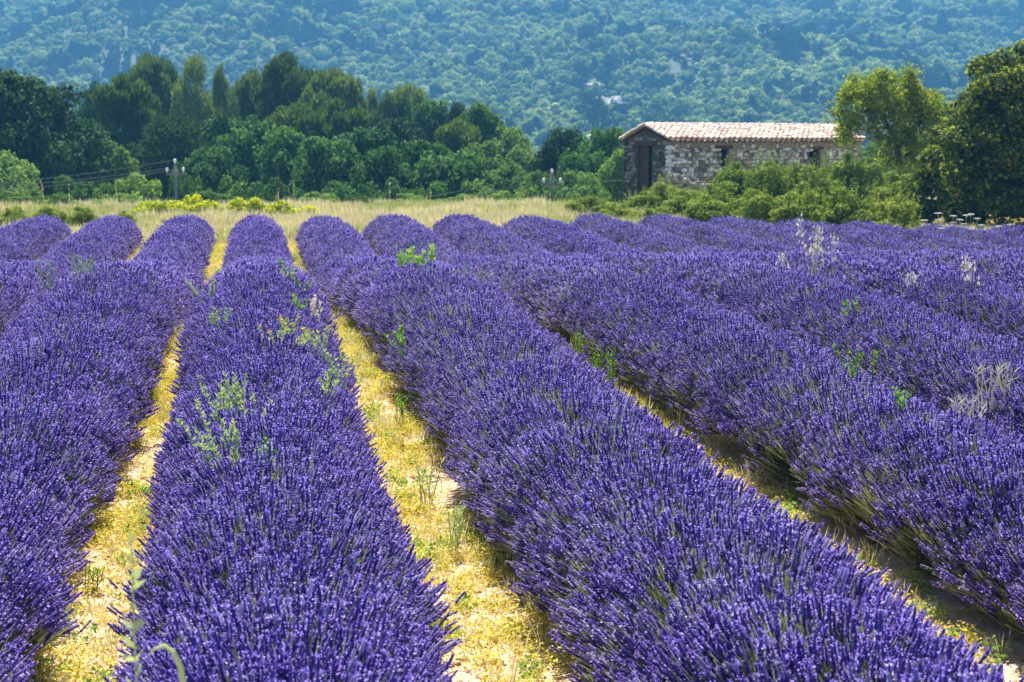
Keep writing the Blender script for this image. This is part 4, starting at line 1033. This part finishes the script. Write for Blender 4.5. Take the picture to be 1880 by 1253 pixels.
# scrub along the near edge of the wood, where the ground starts to fall
for (px, top, w, D, key, lab) in [(20, 352, 90, 53, 'bush', 'pale scrub bush where the grass strip meets the wood, far left'), (105, 357, 70, 52, 'darkbush', 'dark scrub bush at the grass edge under the dark oak'), (215, 356, 80, 53, 'bush', 'scrub bush at the grass edge under the wires'), (395, 352, 90, 54, 'darkbush', 'scrub bush behind the yellow-green plants'),
        (590, 354, 90, 54, 'bush', 'green scrub bush at the grass edge just left of the middle'), (660, 360, 60, 53, 'darkbush', 'small dark scrub bush at the grass edge in the middle'), (750, 356, 80, 54, 'bush', 'scrub bush at the grass edge right of the middle'), (850, 358, 90, 53, 'bush', 'wide scrub bush at the grass edge before the right of the wood'), (935, 352, 80, 54, 'bush', 'scrub bush at the grass edge at the right foot of the wood'), (1000, 358, 60, 53, 'darkbush', 'scrub bush at the foot of the pole near the barn')]:
    plant(key, 'scrub_bush', px, top, w, D, lab, 'bush', 'scrub along the grass edge')
# olive patches in the grass
for (px, top, w, lab) in [(92, 372, 44, 'dark olive shrublet in the grass near the left edge'), (152, 372, 36, 'olive shrublet right of the dark one in the grass'), (22, 372, 40, 'olive shrublet at the left edge of the grass'), (232, 380, 28, 'small olive shrublet left of the yellow-green plants')]:
    plant('hedge', 'shrublet', px, top + 9, w * 1.6, 39, lab, 'shrub', 'shrublets in the grass strip')

# ------------------------------------------------------------------ single weeds
def upright_weed(name, px, py_base, D, h_, n_st, mat, label, cat='weed', group=None, spread=.05, leaf=(.012, .05), flower=None, zbase=None, dens=90, seed=0, lean=(0, 0)):
    r = np.random.default_rng(seed + int(px)); x, y = W(px, D)
    z0 = float(gz(x, y)) if zbase is None else zbase
    o = empty(name, (x, y, z0)); prop(o, label, cat, group)
    mb = MB(); C = []; A = []; F_ = []
    for k in range(n_st):
        b = Vector((r.normal() * spread * .5, r.normal() * spread * .5, 0)); hh = h_ * r.uniform(.75, 1.05)
        tip = b + Vector((r.normal() * spread + lean[0], r.normal() * spread + lean[1], hh)); mid = b.lerp(tip, .5) + Vector((r.normal() * .01, r.normal() * .01, 0))
        mb.tube([b, mid, tip], [.004, .003, .0015], 5)
        for t in r.uniform(.35, 1.0, int(dens * hh)):
            p = b.lerp(mid, t * 2) if t < .5 else mid.lerp(tip, t * 2 - 1); a = r.uniform(0, 6.28); out = np.array([math.cos(a), math.sin(a), .9]); out /= np.linalg.norm(out)
            C.append(np.array(p) + out * leaf[1] * .45 * (1.25 - .6 * t)); A.append(out)
        if flower: 
            for _ in range(5): F_.append(np.array(tip) + r.normal(size=3) * .010)
    mb.build('stem', mat, o)
    C = np.array(C); A = np.array(A); Nn = np.cross(A, rand_dirs(len(A), r)); Nn /= np.linalg.norm(Nn, axis=1, keepdims=True)
    obj('leaves', quads_obj_mesh('leaves', leaf_quads(C, Nn, leaf[0] * r.uniform(.7, 1.2, len(C)), leaf[1] * r.uniform(.6, 1.1, len(C)), r, A), [mat]), o)['kind'] = 'stuff'
    if flower:
        F_ = np.array(F_); obj('blossom', quads_obj_mesh('blossom', leaf_quads(F_, rand_dirs(len(F_), r), np.full(len(F_), .016), np.full(len(F_), .018), r), [flower]), o)
    return o
# D of a crown-level pixel row: crown plane about 0.8 m high
def Dc(py, z=.98): return (CAM_H - z) / math.tan(PITCH - math.atan((626.5 - py) / FPX))
for (px, by, top, lab) in [(737, 500, 455, 'leftmost bright green weed shoot rising from the row crest'), (752, 498, 450, 'tall bright green shoot, second from the left on the crest'), (763, 495, 470, 'short bright green shoot in the middle of the crest group'), (775, 497, 463, 'bushy bright green shoot, fourth in the crest group'), (792, 492, 449, 'slim bright green shoot, rightmost of the crest group')]:
    D = Dc(by); z = .68; x, y = W(px, D); gzz = float(gz(x, y)); upright_weed('green_weed', px, by, D, Z(top, D) - gzz - z, 3, M['weed_bright'], lab, group='green shoots on the crest of a row', spread=.03, leaf=(.011, .058), zbase=gzz + z, dens=190)
for (px, py, h_, mat, fl, lab) in [(512, 505, .22, 'weed_green', None, 'green leafy weed at the crest of the left centre row'), (532, 520, .2, 'weed_pale', None, 'pale weed just right of the green crest weed'), (556, 528, .14, 'weed_green', None, 'small green weed below the pale crest weed'), (550, 555, .16, 'weed_green', None, 'dark green tuft standing in the left centre row'),
        (575, 565, .2, 'oat', None, 'cream dry sprig right of the dark green tuft'), (500, 600, .22, 'weed_pale', 'flower_yellow', 'yellow flowered weed left of the cream sprig'), (532, 590, .2, 'weed_pale', 'flower_yellow', 'orange budded weed below the dark green tuft'), (555, 605, .2, 'weed_pale', 'flower_yellow', 'forked weed with an orange bud in the left centre row'), (585, 605, .2, 'weed_pale', 'flower_yellow', 'orange flowered weed nearest the central gap'),
        (395, 700, .26, 'weed_pale', None, 'branching pale green weed, left one of the pair in the centre row'), (420, 690, .26, 'weed_pale', None, 'branching pale green weed in the middle of the row'), (450, 705, .24, 'weed_pale', None, 'pale green weed at the right of the branching ones'), (385, 745, .25, 'weed_pale', None, 'lower pale green weed near the left gap'), (412, 770, .24, 'weed_pale', None, 'lowest pale green weed of the branching group'), (475, 770, .18, 'weed_green', None, 'small green weed right of the branching group'),
        (620, 640, .22, 'weed_pale', None, 'pale weed at the right flank of the left centre row'), (600, 660, .2, 'weed_pale', None, 'pale weed below on the right flank of the left centre row'), (375, 540, .2, 'weed_pale', None, 'thin pale weed at the left side of the centre row'), (393, 580, .2, 'weed_pale', None, 'thin weed with pale tips in the left part of the centre row'),
        (735, 600, .2, 'weed_green', None, 'green weed low on the left flank of the broad row'), (1570, 560, .2, 'weed_green', None, 'grassy green weed in the right rows'), (1590, 640, .26, 'weed_green', None, 'green weed in the dip between the right rows'), (1680, 690, .2, 'weed_green', None, 'small green weed in the gap at the right'), (1240, 640, .0, 'weed_green', None, '')]:
    if h_ <= 0: continue
    D = Dc(py); x, y = W(px, D); upright_weed('wild_weed', px, py, D, h_ * 1.25, 5, M[mat], lab, group='weeds growing through the lavender', spread=.07, leaf=(.014, .040), flower=M[fl] if fl else None, zbase=float(gz(x, y)) + .62, dens=110)
# grey-green and dry twiggy clumps
def twigs(px, py, wpx, h_, n, mat, label, cat='dry stalks', seed=0):
    r = random.Random(seed + px); D = Dc(py); x, y = W(px, D); w = wpx / FPX * D; o = empty('stalk_clump', (x, y, float(gz(x, y)) + .5), rz=-YAW); prop(o, label, cat)
    for k in range(n):
        b = Vector((r.uniform(-w / 2, w / 2), r.uniform(-.15, .15), 0)); tip = b + Vector((r.uniform(-.12, .12), r.uniform(-.06, .06), .25 + h_ * r.uniform(.5, 1))); mid = b.lerp(tip, .5) + Vector((r.uniform(-.02, .02), 0, 0))
        m = MB(); m.tube([b, mid, tip], [.005, .004, .0025], 5)
        for _ in range(3):
            q = mid.lerp(tip, r.uniform(.1, .9)); m.tube([q, q + Vector((r.uniform(-.07, .07), r.uniform(-.04, .04), r.uniform(.02, .08)))], [.003, .0015], 4)
        m.build('stalk', mat, o)
twigs(115, 505, 90, .24, 16, M['weed_pale'], 'grey-green twiggy stalks in the left row near the left edge')
twigs(165, 515, 70, .26, 14, M['weed_pale'], 'grey-green twiggy stalks with a slanting stem, right of the first clump')
twigs(850, 520, 150, .12, 22, M['weed_pale'], 'sparse grey stalks on the crest right of the green shoots')
twigs(1840, 640, 60, .07, 16, M['oat'], 'pale dry patch of stalks at the right edge')
twigs(1790, 680, 60, .04, 12, M['oat'], 'pale dry stalks left of and below the right edge patch')
# wild oats
def oat(px, py, top, n, label, seed=0, lean=0):
    r = random.Random(seed + px); D = Dc(py); x, y = W(px, D); z0 = float(gz(x, y)) + .55; H_ = Z(top, D) - z0
    o = empty('wild_oat', (x, y, z0), rz=-YAW); prop(o, label, 'wild oats', 'dry wild oats above the lavender')
    sm = MB(); C = []; A = []
    for k in range(n):
        b = Vector((r.uniform(-.03, .03), r.uniform(-.02, .02), 0)); tip = Vector((lean + r.uniform(-.08, .08), r.uniform(-.05, .05), H_ * r.uniform(.8, 1)))
        pts = [b, b.lerp(tip, .45), b.lerp(tip, .8) + Vector((.01, 0, .02)), tip]; sm.tube(pts, [.005, .004, .003, .0015], 5)
        for _ in range(26):
            t = r.uniform(.5, 1.0); p = b.lerp(tip, t); q = Vector((r.uniform(-1, 1), r.uniform(-.6, .6), r.uniform(-.3, .3))) * (.11 * (1.35 - t)); C.append(np.array(p + q)); A.append(np.array((q.x * 3, q.y, -.6)))
            if r.random() < .6: sm.tube([p, p + q], [.0012, .001], 3)
    sm.build('stem', M['oat'], o)
    rr = np.random.default_rng(px); C = np.array(C); A = np.array(A); A /= np.linalg.norm(A, axis=1, keepdims=True); Nn = np.cross(A, rand_dirs(len(A), rr)); Nn /= np.linalg.norm(Nn, axis=1, keepdims=True)
    obj('spikelets', quads_obj_mesh('spikelets', leaf_quads(C, Nn, np.full(len(C), .020), np.full(len(C), .050), rr, A), [M['oat']]), o)['kind'] = 'stuff'
oat(1497, 500, 372, 1, 'tallest thin wild oat, its top against the hedge', lean=-.16)
oat(1492, 500, 412, 4, 'densest pale clump of wild oats above the right rows')
oat(1532, 480, 412, 1, 'slender wild oat right of the dense clump')
oat(1524, 480, 462, 1, 'short wild oat with a starry head between the dense clump and the slender one')
oat(1440, 490, 460, 1, 'faint wild oat left of the dense clump', lean=-.1)
oat(1690, 515, 498, 1, 'low leaning wild oat in the middle of the right rows', lean=-.12)
oat(1795, 525, 465, 2, 'loose wild oats near the right edge', lean=-.14)
# wild carrot umbels at the right
um = [(1720, 392), (1722, 404), (1695, 405), (1748, 397), (1750, 409), (1760, 404), (1772, 396), (1780, 394), (1769, 412), (1792, 402), (1800, 414), (1832, 416), (1853, 413), (1727, 420)]
um_root = None
for k, (px, py) in enumerate(um):
    D = 30.0; x, y = W(px, D); z0 = float(gz(x, y)); H_ = Z(py, D) - z0; r = np.random.default_rng(k)
    o = empty('wild_carrot', (x, y, z0)); prop(o, 'white flat flower umbel on a thin stem before the big dark tree', 'wild carrot', 'white umbels at the right end of the field')
    m = MB(); m.tube([(0, 0, 0), (.02, 0, H_ * .6), (0, 0, H_ - .05)], [.006, .005, .004], 5)
    for j in range(8): a = j * .785; m.tube([(0, 0, H_ - .05), (math.cos(a) * .05, math.sin(a) * .05, H_)], [.002, .0015], 3)
    m.build('stem', M['weed_pale'], o)
    n = 60; a = r.uniform(0, 6.28, n); q = np.sqrt(r.uniform(0, 1, n)) * .075; C = np.stack([np.cos(a) * q, np.sin(a) * q, H_ + .012 - q * .15], 1); Nn = rand_dirs(n, r) * .4 + np.array([0, 0, 1.0]); Nn /= np.linalg.norm(Nn, axis=1, keepdims=True)
    obj('flower_head', quads_obj_mesh('flower_head', leaf_quads(C, Nn, np.full(n, .02), np.full(n, .022), r), [M['umbel']]), o)
# dry stalks standing in the grass strip
for k, (px, top, D, lab) in enumerate([(92, 333, 44, 'tall leaning dry stalk left of the pole against the wood'), (130, 338, 44, 'dry stalk right of the leaning one at the left'), (540, 328, 46, 'tall brown dry stalk left of the wood middle'), (512, 345, 46, 'short dry stalk left of the tall brown one'), (715, 335, 46, 'slim dry stalk before the middle of the wood'), (790, 350, 46, 'pale dry stalk right of the slim one'), (857, 362, 46, 'short pale stalk before the right of the wood')]):
    r = np.random.default_rng(k); x, y = W(px, D); z0 = float(gz(x, y)); H_ = Z(top, D) - z0
    o = empty('dry_stalk', (x, y, z0)); prop(o, lab, 'dry stalk', 'dry stalks in the grass strip')
    ln = -.2 if k == 0 else .03
    m = MB(); m.tube([(0, 0, 0), (ln * .5, 0, H_ * .5), (ln, 0, H_)], [.008, .006, .003], 5); m.build('stem', M['straw'], o)
    n = 34; t = r.uniform(.45, 1, n); C = np.stack([ln * t + r.normal(size=n) * .022, r.normal(size=n) * .022, H_ * t], 1)
    obj('seed_head', quads_obj_mesh('seed_head', leaf_quads(C, rand_dirs(n, r), np.full(n, .02), np.full(n, .035), r), [M['straw']]), o)
# bare twigs beside the hedge
r = random.Random(9); x, y = W(1662, 38); o = empty('bare_twigs', (x, y, float(gz(x, y)))); prop(o, 'leafless grey twigs at the foot of the hedge near the dark tree', 'twigs')
for k in range(14):
    m = MB(); a = Vector((r.uniform(-.1, .1), 0, .2)); b = Vector((-.15 + r.uniform(-.45, .3), r.uniform(-.1, .1), .85 + r.uniform(0, .45))); mid = a.lerp(b, .5) + Vector((0, 0, .06)); m.tube([a, mid, b], [.009, .006, .003], 5); m.build('twig', M['oat'], o)
# green weeds and grasses in the gaps
for (px, py, h_, mat, lab) in [(358, 545, .42, 'weed_green', 'green grassy weed at the far bend of the left gap'), (350, 570, .3, 'weed_green', 'green weed nearer in the left gap'), (730, 800, .30, 'weed_green', 'broad leaved green weed in the central gap'), (1180, 715, .42, 'weed_green', 'tall green grass at the start of the right gap'), (1205, 740, .42, 'weed_green', 'second green grass tuft in the right gap'), (1250, 755, .5, 'weed_green', 'tall dry green grass in the right gap below the broad flank'), (1505, 960, .18, 'weed_pale', 'pale green seedling in the right gap'),
        (780, 930, .32, 'weed_pale', 'tall pale grass in the lower central gap'), (830, 1010, .3, 'weed_pale', 'pale thin weed near the bottom of the central gap'), (165, 780, .22, 'weed_green', 'green weed at the left side of the left gap'), (540, 480, .25, 'weed_green', 'far green weed in the central gap'), (75, 1080, .15, 'weed_green', 'small green weed by the bare soil at the lower left')]:
    D = (CAM_H - .05) / math.tan(PITCH - math.atan((626.5 - py) / FPX))
    xx, yy = W(px, D); gc = min((float(rowx(q + .5, yy)) for q in range(-4, 10)), key=lambda v: abs(v - xx))
    o = upright_weed('gap_weed', px, py, D, h_, 7, M[mat], lab, group='weeds standing in the gaps', spread=.04, leaf=(.008, .05), dens=60)
    o.location.x = min(max(xx, gc - .15), gc + .15)
# close, blurred stems at the lower left
upright_weed('tall_weed', 212, 1253, 3.0, Z(1040, 3.0), 1, M['weed_pale'], 'tall blurred pale green weed at the lower left, closest to the viewer', seed=3, spread=.015, leaf=(.02, .05), dens=26)
o = empty('curved_leaf', (*W(300, 2.9), 0)); prop(o, 'single curved pale green grass blade at the bottom left', 'grass blade')
m = MB(); zt = Z(1184, 2.9); m.tube([(0, 0, 0), (.012, 0, zt * .7), (.012, 0, zt - .10), (.006, 0, zt - .05), (-.008, 0, zt - .015), (-.026, 0, zt), (-.046, 0, zt - .006), (-.06, 0, zt - .02)], [.004, .006, .007, .007, .006, .005, .003, .001], 6); m.build('blade', M['weed_pale'], o)
